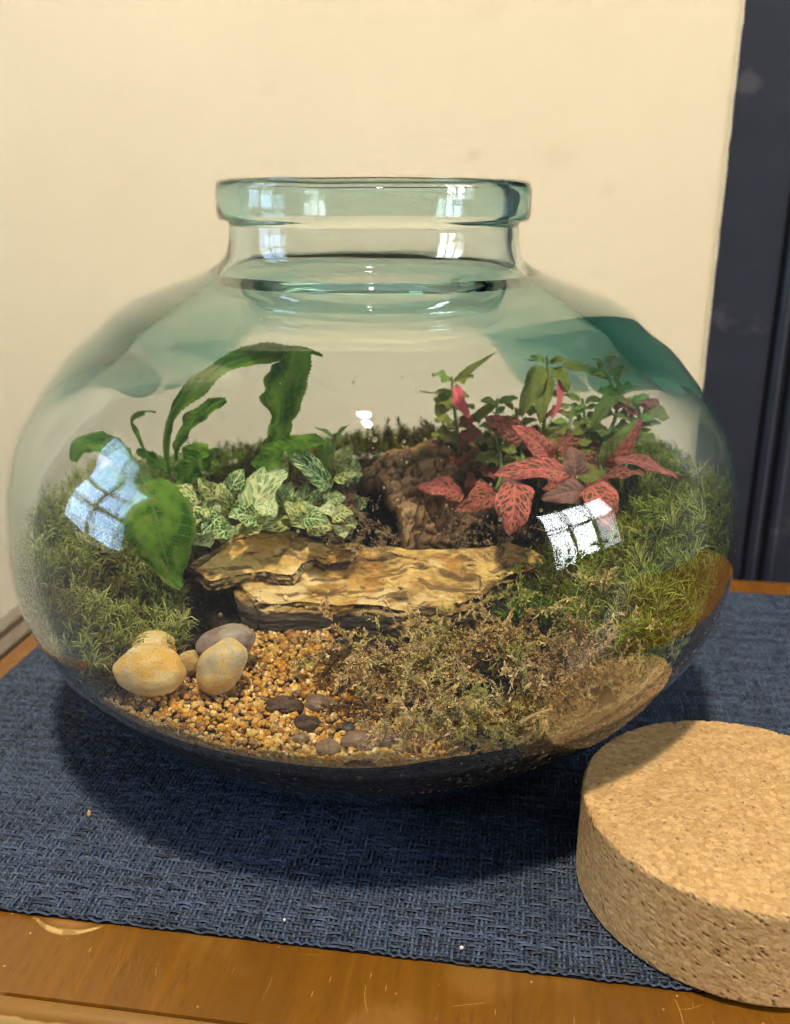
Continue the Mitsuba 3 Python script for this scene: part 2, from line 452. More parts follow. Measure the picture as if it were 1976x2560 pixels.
def jar():
    """Hand-made glass: uneven wall, thicker at the shoulder round the sides and back. The bowl is thin-walled glass, neck and rim refract as solid glass; one closed body."""
    N = 384
    az = np.arange(N) * 2 * np.pi / N                                # from the front
    deg = np.abs((np.degrees(az) + 180) % 360 - 180)
    heavy = sst(50, 82, deg) * (1 - .72 * sst(118, 160, deg)) * (.92 + .2 * np.sin(az * 3 + 1)) * (1.04 + .10 * np.sin(az))
    bul = np.nan_to_num(PchipInterpolator(BULGE[:, 0], BULGE[:, 1], extrapolate=False)(OUTER[:, 1]))
    cx, sx = np.sin(az), -np.cos(az)

    def ring(r, z):
        return np.stack([r * cx, r * sx, np.broadcast_to(z, r.shape)], -1)

    def wob(r, z, seed, amp=1.):
        p = np.stack([r * cx, r * sx, np.full(N, z) * 1.0], -1)
        return amp * (.00056 * (meshkit.noise(p * [30, 30, 55], seed) - .5) + .00012 * (meshkit.noise(p * [90, 90, 200], seed + 1) - .5))
    rows = []
    for r, z in OUTER:
        R = np.full(N, r)
        rows.append(ring(R + wob(R, z, 5) * min(1, z / .02), z))
    for r, z in RIM[1:-1]:
        R = np.full(N, r)
        rows.append(ring(R + wob(R, z, 5, .8), z + .0005 * (meshkit.noise(np.stack([cx * 3, sx * 3, az * 0], -1), 8) - .5)))
    for k in range(len(OUTER))[::-1]:
        t = WALL_T[k] + bul[k] * heavy
        R = OUTER[k, 0] - NRM[k, 0] * t
        a = 1.0 + .9 * float(sst(.14, .18, OUTER[k, 1])) * (1 - float(sst(.195, .21, OUTER[k, 1])))
        R = R + wob(R, OUTER[k, 1], 21, a)
        rows.append(np.stack([R * cx, R * sx, OUTER[k, 1] - NRM[k, 1] * t], -1))
    V, K, no = np.array(rows), len(rows), len(OUTER)
    ks = np.full(N, np.argmin(abs(OUTER[:, 1] - .2005)))
    i = np.arange(K - 1)[:, None]
    solid = (i >= ks[None]) & (i < K - 1 - ks[None])
    j = np.arange(N)[None]
    jn = (j + 1) % N
    F = np.stack([i * N + j, i * N + jn, (i + 1) * N + jn, (i + 1) * N + j], -1)
    verts = np.vstack([V.reshape(-1, 3), [[0, 0, 0], [0, 0, V[-1, :, 2].mean()]]])
    nv = len(verts)
    jj = np.arange(N)
    cap = np.vstack([np.c_[np.full(N, nv - 2), (jj + 1) % N, jj], np.c_[np.full(N, nv - 1), (K - 1) * N + jj, (K - 1) * N + (jj + 1) % N]])

    def tri(q):
        return np.vstack([q[:, [0, 1, 2]], q[:, [0, 2, 3]]])
    return verts, np.vstack([tri(F[~solid]), cap]), tri(F[solid])


scene['green_glass'] = {'type': 'homogeneous', 'albedo': 0.0, 'scale': 100.0, 'sigma_t': rgb(.31, .150, .158)}
scene['thin_glass'] = {'type': 'thindielectric', 'int_ior': 1.29}
scene['solid_glass'] = {'type': 'dielectric', 'int_ior': 1.5}
jv, jthin, jsolid = jar()
jn_ = meshkit.arrays((jv, np.vstack([jthin, jsolid])), True)[2]
for key, fc, b in (('glass_jar__bowl', jthin, 'thin_glass'), ('glass_jar__neck', jsolid, 'solid_glass')):
    used, inv = np.unique(fc, return_inverse=True)
    path_ = meshkit.write_ply((jv[used], inv.reshape(-1, 3)), False, normals=jn_[used])
    scene[key] = {'type': 'ply', 'filename': path_, 'face_normals': False, 'bsdf': {'type': 'ref', 'id': b}, 'interior': {'type': 'ref', 'id': 'green_glass'}}
tag('glass_jar', 'big round pale green glass jar holding a planted moss garden', 'jar')
tag('glass_jar__neck', 'thick greenish neck and rim with dark green shoulder bands')

# ------------------------------------------------------------------ soil in the jar
SOIL_AT = np.array([(-.002, -.14, .0575), (-.06, -.128, .058), (-.098, -.104, .0605), (-.078, -.1, .0615), (-.035, -.138, .0575), (.023, -.141, .0615), (.054, -.131, .062), (.093, -.115, .071), (.115, -.098, .083), (.123, -.085, .090), (.135, -.05, .102), (.14, 0, .102),
                    (.10, .1, .092), (-.118, -.088, .068), (-.135, -.05, .078), (-.142, 0, .088), (-.10, .1, .088), (0, .142, .080), (.01, -.02, .080), (.06, -.08, .070), (.09, -.06, .084), (.05, -.03, .080), (-.08, -.05, .068),
                    (-.06, -.005, .083), (.018, .046, .110), (-.012, .040, .102), (.048, .036, .106), (.02, .085, .098), (-.004, -.056, .064), (-.05, -.055, .0635), (.04, -.1, .064), (.1, -.02, .096), (-.1, -.03, .08), (-.04, -.09, .0625), (.0, -.1, .0625)])
SOIL = RBFInterpolator(SOIL_AT[:, :2], SOIL_AT[:, 2], kernel='thin_plate_spline', smoothing=1e-6)


def soil_z(xy):
    return SOIL(np.asarray(xy, float).reshape(-1, 2))


scene['soil_bsdf'] = {'type': 'twosided', 'b': {'type': 'principled', 'roughness': .9, 'specular': .15,
                      'base_color': mikit.proc(lambda p, n, uv: mix((.007, .005, .004), (.085, .055, .036), dr.power(fbm(p.x * 620, p.y * 620, p.z * 620, 4), 2.6)))}}


def soil_body():
    N, M = 256, 70
    a = np.arange(N) * 2 * np.pi / N
    r = np.full(N, .145)
    for _ in range(14):
        z = soil_z(np.c_[r * np.cos(a), r * np.sin(a)])
        r = .5 * r + .5 * (inner_r(z) - .0006)
    rows = []
    for k in range(M):
        f = (k + .02) / (M - 1 + .02)
        x, y = r * f * np.cos(a), r * f * np.sin(a)
        z = soil_z(np.c_[x, y])
        bump = .0032 * (meshkit.fbm(np.stack([x, y, z], -1) * 320, 4, 2) - .5) * (1 - f ** 12)
        rows.append(np.stack([x, y, z + bump], -1))
    top = rows[-1][:, 2]
    zb = INNER[0, 1] + .0004
    for k in range(1, 46):
        z = top + (zb - top) * k / 45
        rr = inner_r(z) + .0010 - .0009 * meshkit.fbm(np.stack([np.cos(a) * 40, np.sin(a) * 40, z * 300], -1), 4, 6)
        rows.append(np.stack([rr * np.cos(a), rr * np.sin(a), z], -1))
    V = np.array(rows).reshape(-1, 3)
    K = len(rows)
    i, j = np.arange(K - 1)[:, None] * N, np.arange(N)[None]
    jn = (j + 1) % N
    return V, np.stack([i + j, i + N + j, i + N + jn, i + jn], -1).reshape(-1, 4)


put('soil', soil_body(), 'soil_bsdf', True)
tag('soil', 'dark brown potting soil filling the bottom of the jar', 'soil', kind='stuff')

# lumps of many small stones: one base shape, bent and turned for each


def stones(pos, radius, colour, seed, flat=.75, sub=1):
    r = np.random.default_rng(seed)
    base = trimesh.creation.icosphere(sub, 1.)
    b, f = base.vertices, base.faces
    n = len(pos)
    sc = radius[:, None] * np.c_[r.uniform(.8, 1.35, n), r.uniform(.75, 1.1, n), r.uniform(.5, .95, n) * flat / .75]
    q = r.normal(size=(n, 4)) * [1, .5, .5, 1.4]
    q /= np.linalg.norm(q, axis=1)[:, None]
    w, x, y, z = q.T
    M = np.stack([1 - 2 * (y * y + z * z), 2 * (x * y - z * w), 2 * (x * z + y * w), 2 * (x * y + z * w), 1 - 2 * (x * x + z * z), 2 * (y * z - x * w), 2 * (x * z - y * w), 2 * (y * z + x * w), 1 - 2 * (x * x + y * y)], -1).reshape(n, 3, 3)
    off = r.uniform(0, 100, (n, 1, 3))
    lump = 1 + .55 * (meshkit.noise(b[None] * 1.25 + off, 3) - .5) + .25 * (meshkit.noise(b[None] * 2.6 + off, 4) - .5)
    v = np.einsum('nij,nkj->nki', M, b[None] * lump[..., None] * sc[:, None, :]) + pos[:, None, :]
    F = (f[None] + (np.arange(n) * len(b))[:, None, None]).reshape(-1, 3)
    return v.reshape(-1, 3), F, np.repeat(colour, len(b), 0)


def clamp_in(v, gap=.0009):
    """Keeps points inside the glass."""
    v = np.array(v)
    r = np.hypot(v[:, 0], v[:, 1])
    m = np.interp(v[:, 2], INNER[:, 1], INNER[:, 0]) - gap
    k = np.where(r > m, m / np.maximum(r, 1e-9), 1)
    v[:, 0] *= k
    v[:, 1] *= k
    return v


def scatter(poly, n, seed):
    r = np.random.default_rng(seed)
    x0, y0 = poly.min(0)
    x1, y1 = poly.max(0)
    out = np.zeros((0, 2))
    area_ = Polygon(poly).buffer(0)
    while len(out) < n:
        q = np.c_[r.uniform(x0, x1, n), r.uniform(y0, y1, n)]
        out = np.vstack([out, q[shapely.contains_xy(area_, q[:, 0], q[:, 1])]])
    return out[:n]


scene['stone_bsdf'] = {'type': 'twosided', 'b': {'type': 'principled', 'base_color': {'type': 'mesh_attribute', 'name': 'vertex_color'}, 'roughness': .45, 'specular': .4}}
# where things stand in the jar, in metres
GRAVEL = [(-0.1006, -0.0988), (-0.0848, -0.113), (-0.0684, -0.1242), (-0.0351, -0.138), (-0.0145, -0.1438), (-0.0002, -0.1448), (0.0142, -0.1417), (0.0291, -0.1363), (0.0275, -0.1302), (0.0151, -0.1231), (0.0093, -0.1112), (-0.0002, -0.0985), (-0.007, -0.0848), (-0.0144, -0.0699), (-0.0189, -0.0497), (-0.0308, -0.0409), (-0.0487, -0.0429), (-0.0507, -0.0493), (-0.0535, -0.0695), (-0.0646, -0.0768), (-0.0855, -0.0838), (-0.093, -0.094)]
MOSSF = [(-0.0172, -0.0818), (-0.0036, -0.0771), (0.0172, -0.0758), (0.0373, -0.0669), (0.0555, -0.0522), (0.0735, -0.0457), (0.0907, -0.0613), (0.1067, -0.0815), (0.0977, -0.1061), (0.0847, -0.1303), (0.0653, -0.1436), (0.0492, -0.1459), (0.0336, -0.1457), (0.0224, -0.1443), (0.0117, -0.1293), (-0.0002, -0.1112), (-0.0134, -0.0945)]
PEB = [((-0.0768, -0.1, 0.0735), (75, 60, 50), 6, 'amber', 'large smooth amber pebble in front of the smaller amber one'), ((-0.0805, -0.082, 0.0727), (53, 48, 40), -5, 'amber', 'smaller amber pebble half hidden behind the large amber one'), ((-0.0531, -0.098, 0.0738), (47, 50, 66), 34, 'buff', 'upright buff pebble with a grey veined side'), ((-0.0673, -0.084, 0.0683), (26, 26, 28), 0, 'buff2', 'small buff pebble wedged between the two front pebbles'), ((-0.0543, -0.08, 0.0745), (67, 45, 36), -10, 'plum', 'greyish plum pebble lying behind the upright buff pebble')]
CHIP = [((-0.0312, -0.1075, 0.068), 34, 'bark'), ((-0.019, -0.1063, 0.069), 34, 'brown'), ((-0.0226, -0.1169, 0.068), 26, 'bark'), ((-0.0062, -0.1259, 0.067), 30, 'plum'), ((-0.0046, -0.1352, 0.066), 38, 'bark'), ((-0.0151, -0.1297, 0.067), 26, 'brown2'), ((0.0037, -0.1263, 0.068), 26, 'plum'), ((-0.0035, -0.1298, 0.067), 16, 'plum'), ((-0.0087, -0.1194, 0.068), 16, 'dark'), ((-0.0244, -0.1248, 0.067), 18, 'brown2')]
ROCK = [(-0.0749, -0.0391, 0.088), (-0.0679, -0.037, 0.092), (-0.0595, -0.0289, 0.095), (-0.0499, -0.0201, 0.098), (-0.0406, -0.0247, 0.1), (-0.0306, -0.0306, 0.099), (-0.0208, -0.0352, 0.098), (-0.0091, -0.0363, 0.098), (-0.0001, -0.0365, 0.096), (0.0187, -0.0377, 0.096), (0.0377, -0.0368, 0.095), (0.0533, -0.0343, 0.094), (0.0627, -0.0361, 0.092), (0.0705, -0.0399, 0.089), (0.0617, -0.0439, 0.087), (0.0504, -0.0449, 0.083), (0.0434, -0.0506, 0.079), (0.0291, -0.0565, 0.0765), (0.009, -0.0563, 0.0755), (-0.0112, -0.0534, 0.0765), (-0.0295, -0.053, 0.078), (-0.0443, -0.0519, 0.076), (-0.0503, -0.0475, 0.0785), (-0.0567, -0.0402, 0.0815), (-0.0675, -0.0422, 0.084)]
LEDGE = [(-0.0717, -0.0491, 0.092), (-0.0661, -0.0463, 0.096), (-0.0579, -0.0386, 0.099), (-0.0487, -0.0292, 0.102), (-0.0396, -0.0339, 0.104), (-0.0298, -0.0401, 0.103), (-0.0203, -0.045, 0.102), (-0.0088, -0.0472, 0.102), (-0.0095, -0.05, 0.098), (-0.0201, -0.0498, 0.096), (-0.0242, -0.0479, 0.098), (-0.0292, -0.0493, 0.097), (-0.0323, -0.0529, 0.093), (-0.0435, -0.052, 0.095), (-0.0544, -0.0527, 0.093), (-0.0634, -0.0532, 0.0905)]
BUTT = [(-0.0558, -0.0472, 0.08), (-0.0435, -0.051, 0.076), (-0.0473, -0.0534, 0.066), (-0.0522, -0.0513, 0.066)]
FERN = [('strap', [(-0.084, -0.02, 0.1208), (-0.084, -0.022, 0.1303), (-0.0811, -0.026, 0.1428), (-0.0716, -0.03, 0.1558), (-0.059, -0.032, 0.1662), (-0.0426, -0.033, 0.1713), (-0.0283, -0.034, 0.1731), (-0.0197, -0.036, 0.171)], [4, 7, 13, 20, 23, 22, 16, 3]), ('strap', [(-0.0801, -0.024, 0.1269), (-0.0762, -0.028, 0.1385), (-0.0681, -0.032, 0.1479), (-0.0572, -0.034, 0.1544)], [4, 12, 20, 5]), ('strap', [(-0.0455, -0.03, 0.1256), (-0.0387, -0.031, 0.1374), (-0.0365, -0.032, 0.1442), (-0.0345, -0.034, 0.1548), (-0.0316, -0.036, 0.1642), (-0.029, -0.037, 0.1746)], [10, 24, 24, 44, 40, 32]), ('strap', [(-0.047, -0.034, 0.1267), (-0.0383, -0.036, 0.1339), (-0.0289, -0.038, 0.1382), (-0.0198, -0.04, 0.1387)], [14, 28, 24, 8]), ('strap', [(-0.0748, -0.038, 0.1203), (-0.0721, -0.04, 0.1275), (-0.0678, -0.042, 0.1337), (-0.0623, -0.046, 0.1361)], [5, 30, 32, 8]), ('strap', [(-0.0858, -0.028, 0.1163), (-0.0949, -0.03, 0.1257), (-0.1036, -0.032, 0.1358), (-0.1114, -0.034, 0.1372), (-0.1166, -0.036, 0.1302)], [6, 18, 26, 25, 8]), ('frond', [(-0.092, -0.02, 0.1258), (-0.0944, -0.021, 0.1349), (-0.0966, -0.022, 0.1419), (-0.094, -0.022, 0.1459), (-0.0867, -0.023, 0.1465)], [2, 4, 5, 5, 2]), ('strap', [(-0.0825, -0.018, 0.1202), (-0.0892, -0.018, 0.1252), (-0.0965, -0.02, 0.1307)], [4, 16, 5]), ('strap', [(-0.0862, -0.055, 0.1264), (-0.0813, -0.063, 0.1217), (-0.0785, -0.068, 0.1153), (-0.0765, -0.07, 0.1052), (-0.0746, -0.069, 0.0965), (-0.0717, -0.068, 0.0908)], [30, 66, 74, 58, 34, 4]), ('strap', [(-0.0831, -0.036, 0.1129), (-0.0911, -0.04, 0.1209), (-0.1002, -0.045, 0.1253), (-0.1059, -0.05, 0.125)], [6, 26, 28, 6]), ('strap', [(-0.0664, -0.022, 0.1214), (-0.0684, -0.022, 0.1263), (-0.0621, -0.024, 0.1317)], [3, 14, 4])]
WHITE = [((-0.0486, -0.045, 0.1095), (-0.0348, -0.032, 0.129), (-0.35, -0.8, 0.4), 42, 'pale'), ((-0.0185, -0.03, 0.1177), (-0.034, -0.036, 0.1326), (-0.1, -0.7, 0.7), 26, 'net'), ((-0.0326, -0.038, 0.105), (-0.0561, -0.047, 0.104), (0, -0.55, 0.83), 24, 'cream'), ((-0.0383, -0.035, 0.106), (-0.0183, -0.036, 0.1094), (0, -0.5, 0.86), 24, 'pale'), ((-0.0158, -0.03, 0.1226), (-0.0059, -0.034, 0.1247), (0.3, -0.7, 0.6), 22, 'cream'), ((-0.0166, -0.026, 0.1244), (-0.0089, -0.028, 0.135), (0.2, -0.8, 0.5), 20, 'cream'), ((-0.0678, -0.045, 0.1168), (-0.0806, -0.052, 0.1239), (0, -0.5, 0.86), 22, 'cream'), ((-0.0641, -0.046, 0.1142), (-0.071, -0.056, 0.1101), (-0.2, -0.8, 0.55), 22, 'cream'), ((-0.0614, -0.04, 0.1161), (-0.0678, -0.042, 0.1253), (-0.2, -0.8, 0.55), 20, 'cream'), ((-0.0589, -0.046, 0.1114), (-0.0652, -0.056, 0.1069), (0, -0.85, 0.5), 22, 'net'), ((-0.058, -0.038, 0.1164), (-0.0511, -0.038, 0.1279), (0.1, -0.85, 0.5), 22, 'net'), ((-0.0541, -0.042, 0.111), (-0.0591, -0.046, 0.1246), (-0.3, -0.8, 0.5), 22, 'cream'), ((-0.0504, -0.035, 0.1115), (-0.0466, -0.034, 0.1248), (0, -0.9, 0.4), 24, 'net'), ((-0.0304, -0.03, 0.1078), (-0.0271, -0.032, 0.1203), (0.1, -0.85, 0.5), 24, 'net'), ((-0.0269, -0.026, 0.1075), (-0.0209, -0.026, 0.1165), (0.2, -0.85, 0.5), 18, 'net'), ((-0.054, -0.05, 0.108), (-0.0609, -0.058, 0.1061), (0, -0.75, 0.65), 22, 'net'), ((-0.0458, -0.026, 0.1126), (-0.04, -0.022, 0.1253), (0, -0.9, 0.4), 24, 'net'), ((-0.0258, -0.022, 0.1213), (-0.0304, -0.02, 0.1326), (-0.2, -0.85, 0.5), 22, 'net'), ((-0.0211, -0.02, 0.1227), (-0.0191, -0.018, 0.136), (0.1, -0.9, 0.4), 16, 'green'), ((-0.0161, -0.024, 0.1365), (-0.0237, -0.028, 0.1419), (0, -0.6, 0.8), 7, 'green'), ((-0.0161, -0.024, 0.1365), (-0.0096, -0.028, 0.1432), (0, -0.6, 0.8), 7, 'green'), ((-0.0151, -0.024, 0.1336), (-0.0134, -0.026, 0.1414), (0.5, -0.8, 0.3), 6, 'green'), ((-0.0593, -0.052, 0.1039), (-0.051, -0.056, 0.1095), (0, -0.7, 0.7), 18, 'net'), ((-0.0714, -0.04, 0.1171), (-0.0749, -0.05, 0.1156), (-0.2, -0.7, 0.7), 18, 'cream'), ((-0.0636, -0.05, 0.1089), (-0.0671, -0.056, 0.1166), (-0.3, -0.8, 0.5), 18, 'net'), ((-0.0105, -0.026, 0.1185), (-0.0089, -0.03, 0.1304), (0.5, -0.8, 0.3), 20, 'net')]
WSTEM = [[(-0.0215, -0.02, 0.1065), (-0.0179, -0.024, 0.1199), (-0.0166, -0.024, 0.1317), (-0.0161, -0.024, 0.1385)], [(-0.0525, -0.035, 0.1056), (-0.0537, -0.036, 0.1158), (-0.0553, -0.036, 0.1216)], [(-0.0673, -0.045, 0.1091), (-0.0654, -0.043, 0.1161), (-0.0629, -0.04, 0.1209)], [(-0.038, -0.03, 0.1059), (-0.0398, -0.028, 0.1152), (-0.0416, -0.026, 0.1225)], [(-0.0125, -0.024, 0.1119), (-0.011, -0.026, 0.1224), (-0.0113, -0.027, 0.1296)]]
RED = [((0.0321, 0.0, 0.1518), (0.0168, -0.006, 0.1526), (0, -0.3, -0.9), 11, 'olive'), ((0.0328, 0.0, 0.1548), (0.0503, -0.004, 0.1682), (0.2, -0.8, 0.4), 9, 'olive'), ((0.0338, -0.002, 0.153), (0.0391, -0.012, 0.1418), (-0.4, -0.9, 0.2), 15, 'pink'), ((0.0328, 0.004, 0.1506), (0.0268, 0.0, 0.1393), (-0.3, -0.9, 0.2), 22, 'olive'), ((0.04, 0.0, 0.1367), (0.0258, -0.004, 0.1362), (0, -0.4, -0.9), 10, 'olive'), ((0.04, 0.0, 0.1377), (0.054, -0.004, 0.1486), (0.2, -0.8, 0.4), 13, 'olive'), ((0.0366, -0.004, 0.1376), (0.0448, -0.012, 0.1355), (0, -0.7, 0.7), 11, 'darkred'), ((0.071, 0.0, 0.1647), (0.0605, -0.004, 0.1655), (0, -0.3, -0.9), 7, 'olive'), ((0.0716, 0.0, 0.1641), (0.0772, -0.004, 0.1667), (0, -0.3, -0.9), 7, 'olive'), ((0.0704, -0.002, 0.1617), (0.0608, -0.01, 0.1416), (-0.4, -0.9, 0.2), 22, 'olive'), ((0.0718, -0.002, 0.1581), (0.0684, -0.012, 0.1395), (-0.2, -0.95, 0.1), 20, 'olive'), ((0.0765, -0.002, 0.1578), (0.0729, -0.012, 0.1414), (0.6, -0.8, 0.1), 13, 'pink'), ((0.0744, 0.0, 0.1608), (0.0801, -0.008, 0.1518), (0.4, -0.9, 0.2), 17, 'olive'), ((0.079, 0.002, 0.1618), (0.0982, 0.004, 0.1559), (0.0, -0.8, 0.5), 14, 'olive'), ((0.0946, 0.0, 0.1598), (0.0921, -0.002, 0.1656), (0.5, -0.8, 0.2), 8, 'olive'), ((0.102, -0.004, 0.153), (0.0894, -0.014, 0.1385), (-0.3, -0.9, 0.3), 19, 'olive'), ((0.1032, -0.004, 0.1506), (0.0973, -0.008, 0.1612), (0.3, -0.9, 0.2), 9, 'olive'), ((0.1044, -0.004, 0.1486), (0.1094, -0.01, 0.1447), (0.4, -0.9, 0.1), 9, 'olive'), ((0.0977, -0.004, 0.1325), (0.081, -0.012, 0.1345), (0, -0.6, 0.7), 16, 'olive'), ((0.0759, -0.036, 0.1252), (0.046, -0.04, 0.1256), (0, -0.75, 0.66), 26, 'red'), ((0.071, -0.026, 0.1282), (0.054, -0.03, 0.1431), (-0.2, -0.75, 0.6), 26, 'red'), ((0.0544, -0.043, 0.1227), (0.0517, -0.052, 0.1053), (0, -0.92, 0.4), 40, 'red'), ((0.0353, -0.026, 0.1136), (0.0169, -0.03, 0.1177), (-0.1, -0.75, 0.66), 25, 'red'), ((0.0496, -0.03, 0.1132), (0.0314, -0.036, 0.1093), (0, -0.8, 0.6), 22, 'darkred'), ((0.0844, -0.042, 0.122), (0.0915, -0.05, 0.1062), (0.15, -0.9, 0.4), 36, 'red'), ((0.0829, -0.04, 0.1187), (0.0649, -0.044, 0.1169), (0, -0.8, 0.6), 26, 'mauve'), ((0.0923, -0.026, 0.1258), (0.1055, -0.026, 0.1452), (0.2, -0.9, 0.35), 30, 'halfred'), ((0.0956, -0.03, 0.1293), (0.1201, -0.036, 0.1228), (0.1, -0.7, 0.7), 16, 'red'), ((0.0914, -0.034, 0.1227), (0.1056, -0.04, 0.1259), (0, -0.6, 0.8), 16, 'darkred'), ((0.0609, -0.012, 0.1329), (0.0451, -0.014, 0.1425), (-0.1, -0.8, 0.5), 30, 'darkred'), ((0.0797, -0.034, 0.1238), (0.0779, -0.03, 0.1347), (0.1, -0.9, 0.35), 28, 'mauve'), ((0.0828, -0.02, 0.1256), (0.0749, -0.018, 0.1359), (-0.1, -0.9, 0.35), 24, 'darkred'), ((0.0696, -0.02, 0.1196), (0.0647, -0.018, 0.127), (0, -0.9, 0.35), 26, 'darkred'), ((0.0904, -0.016, 0.1194), (0.0891, -0.012, 0.1304), (0, -0.9, 0.35), 22, 'olive'), ((0.0706, -0.01, 0.133), (0.0806, -0.012, 0.1394), (0.1, -0.9, 0.3), 16, 'olive'), ((0.0408, -0.02, 0.1129), (0.0388, -0.018, 0.1204), (0, -0.9, 0.35), 16, 'darkred')]
RSTEM = [[(0.0354, -0.004, 0.1097), (0.0352, -0.002, 0.132), (0.0334, 0.0, 0.1458), (0.0323, 0.0, 0.1568)], [(0.068, -0.02, 0.1145), (0.0709, -0.006, 0.133), (0.0728, -0.001, 0.15), (0.0717, 0.0, 0.1657)], [(0.0931, -0.025, 0.116), (0.0948, -0.014, 0.1289), (0.1014, -0.006, 0.1451), (0.0976, -0.001, 0.158), (0.0938, 0.0, 0.1653)], [(0.0466, -0.022, 0.107), (0.0526, -0.016, 0.1215), (0.0508, -0.01, 0.136), (0.0512, -0.006, 0.149)], [(0.1064, -0.004, 0.1486), (0.1107, -0.01, 0.14), (0.1078, -0.012, 0.1344)], [(0.0835, -0.03, 0.1136), (0.0827, -0.02, 0.1226), (0.0823, -0.012, 0.1284)], [(0.0778, -0.018, 0.12), (0.0808, -0.01, 0.134), (0.0828, -0.006, 0.1461)], [(0.0627, -0.014, 0.1209), (0.061, -0.006, 0.133), (0.0595, -0.002, 0.1442)], [(0.1025, -0.02, 0.1225), (0.1069, -0.014, 0.1349), (0.1053, -0.008, 0.1485)], [(0.0898, -0.012, 0.1203), (0.0891, -0.006, 0.135), (0.0874, -0.002, 0.1482)]]
CRUMB = [((-0.111, -0.0808, 0.0014), 0.0011, (0.5, 0.34, 0.14), 'tan crumb lying on the mat in front of the pebble side of the jar'), ((-0.0303, -0.1383, 0.0012), 0.0006, (0.6, 0.55, 0.45), 'tiny pale crumb on the mat near its front edge, towards the middle'), ((0.0273, -0.1513, 0.0012), 0.0007, (0.6, 0.56, 0.48), 'tiny pale crumb on the mat near its front edge, towards the cork')]
BACKMOSS = [(0.011, 0.035, 0.1206), (0.022, 0.036, 0.1208), (0.0328, 0.034, 0.1209), (0.0434, 0.03, 0.1208), (0.0509, 0.02, 0.1222), (0.0572, 0.012, 0.1221), (0.034, 0.02, 0.1189), (0.0438, 0.012, 0.1189), (0.0508, 0.0, 0.1169), (0.0588, 0.0, 0.1201), (0.0386, 0.0, 0.1148), (0.0458, -0.01, 0.1115), (0.0645, -0.004, 0.1159), (0.0, 0.03, 0.1208), (0.0271, 0.03, 0.1197)]
STUMP = (-0.0118, -0.03, 0.1122)
ROCKBITS = [(0.0074, -0.0412, 0.0865), (-0.0153, -0.0347, 0.0885), (-0.0024, -0.0353, 0.0895), (0.0085, -0.0429, 0.086), (-0.0207, -0.0442, 0.083), (-0.0233, -0.0475, 0.082), (-0.0186, -0.0499, 0.081), (-0.0351, -0.0511, 0.079), (-0.0321, -0.0474, 0.08)]
ROOT = [(-0.019, -0.034, 0.1012), (-0.0132, -0.034, 0.1052), (-0.0076, -0.035, 0.1025), (-0.002, -0.036, 0.0999), (-0.0113, -0.037, 0.1002), (-0.0058, -0.03, 0.1068), (-0.0162, -0.03, 0.1068), (0.0018, -0.036, 0.0982), (0.0306, -0.03, 0.0976), (0.0402, -0.03, 0.0975), (0.0496, -0.032, 0.0972)]
GREENSPOT = [((0.0278, -0.1147), 0.009), ((0.0453, -0.118), 0.008), ((0.0386, -0.088), 0.006), ((0.0666, -0.0732), 0.01), ((0.0842, -0.0886), 0.008), ((0.0573, -0.0651), 0.01), ((0.0979, -0.0851), 0.006)]
TUFT = [(0.0629, -0.0631, 0.074), (0.0676, -0.0673, 0.074), (0.0569, -0.0672, 0.074), (0.0704, -0.0714, 0.074), (0.0787, -0.0654, 0.074)]
SLIVER = [((0.0447, -0.1356, 0.0735), (0.0557, -0.1307, 0.0755), 0.0007, 'pale wood sliver lying on the tan moss near the front'), ((0.0487, -0.0962, 0.0765), (0.0564, -0.0908, 0.0785), 0.0006, 'reddish wood sliver on the moss below the vivid tuft'), ((0.0527, -0.1253, 0.071), (0.0517, -0.1341, 0.0675), 0.0004, 'thin upright sliver at the front edge of the tan moss'), ((0.0271, -0.133, 0.066), (0.0379, -0.1356, 0.0662), 0.0005, 'thin dark root lying across the soil by the gravel')]

# ------------------------------------------------------------------ gravel and stones
GR = np.array(GRAVEL)


def gravel():
    r = np.random.default_rng(21)
    xy = scatter(GR, 4000, 5)
    n = len(xy)
    rad = np.clip(r.lognormal(math.log(.00100), .26, n), .0006, .0019)
    z = soil_z(xy) + r.uniform(-.0006, .0022, n)
    # a bank of stones against the front glass, and strays on the moss edge and the slate
    a = r.uniform(-2.38, -1.28, 1000)
    z2 = .0645 - .0070 * r.random(1000) ** .8
    z2 = z2 + .0018 * np.sin(a * 11) + .0012 * np.sin(a * 27)
    rr = inner_r(z2) - r.uniform(.0006, .0020, 1000)
    bank = np.c_[rr * np.cos(a), rr * np.sin(a), z2]
    keep = shapely.contains_xy(Polygon(GR).buffer(.006), bank[:, 0], bank[:, 1])
    bank = bank[keep]
    xs = scatter(np.array(Polygon(GR).buffer(.012).exterior.coords), 160, 8)
    stray = np.c_[xs, soil_z(xs) + .0015]
    tops = np.array(ROCKBITS)
    pos = np.vstack([np.c_[xy, z], bank, stray, tops])
    rad = np.r_[rad, np.clip(r.lognormal(math.log(.00098), .25, len(bank) + len(stray)), .0007, .002), np.full(len(tops), .0010)]
    n = len(pos)
    pal = np.array([(.58, .30, .055), (.52, .23, .025), (.68, .44, .14), (.78, .60, .32), (.38, .16, .03), (.58, .36, .10), (.26, .12, .05), (.44, .26, .10), (.66, .33, .035), (.20, .12, .08)])
    w = np.array([.2, .17, .15, .09, .1, .11, .05, .06, .04, .03])
    c = pal[r.choice(len(pal), n, p=w / w.sum())] * r.uniform(.8, 1.12, (n, 1))
    v, f, c = stones(pos, rad, c, 4)
    c = np.clip(c * (.86 + .28 * meshkit.fbm(v * 900, 2, 3))[:, None], .01, .9)
    return clamp_in(v), f, c


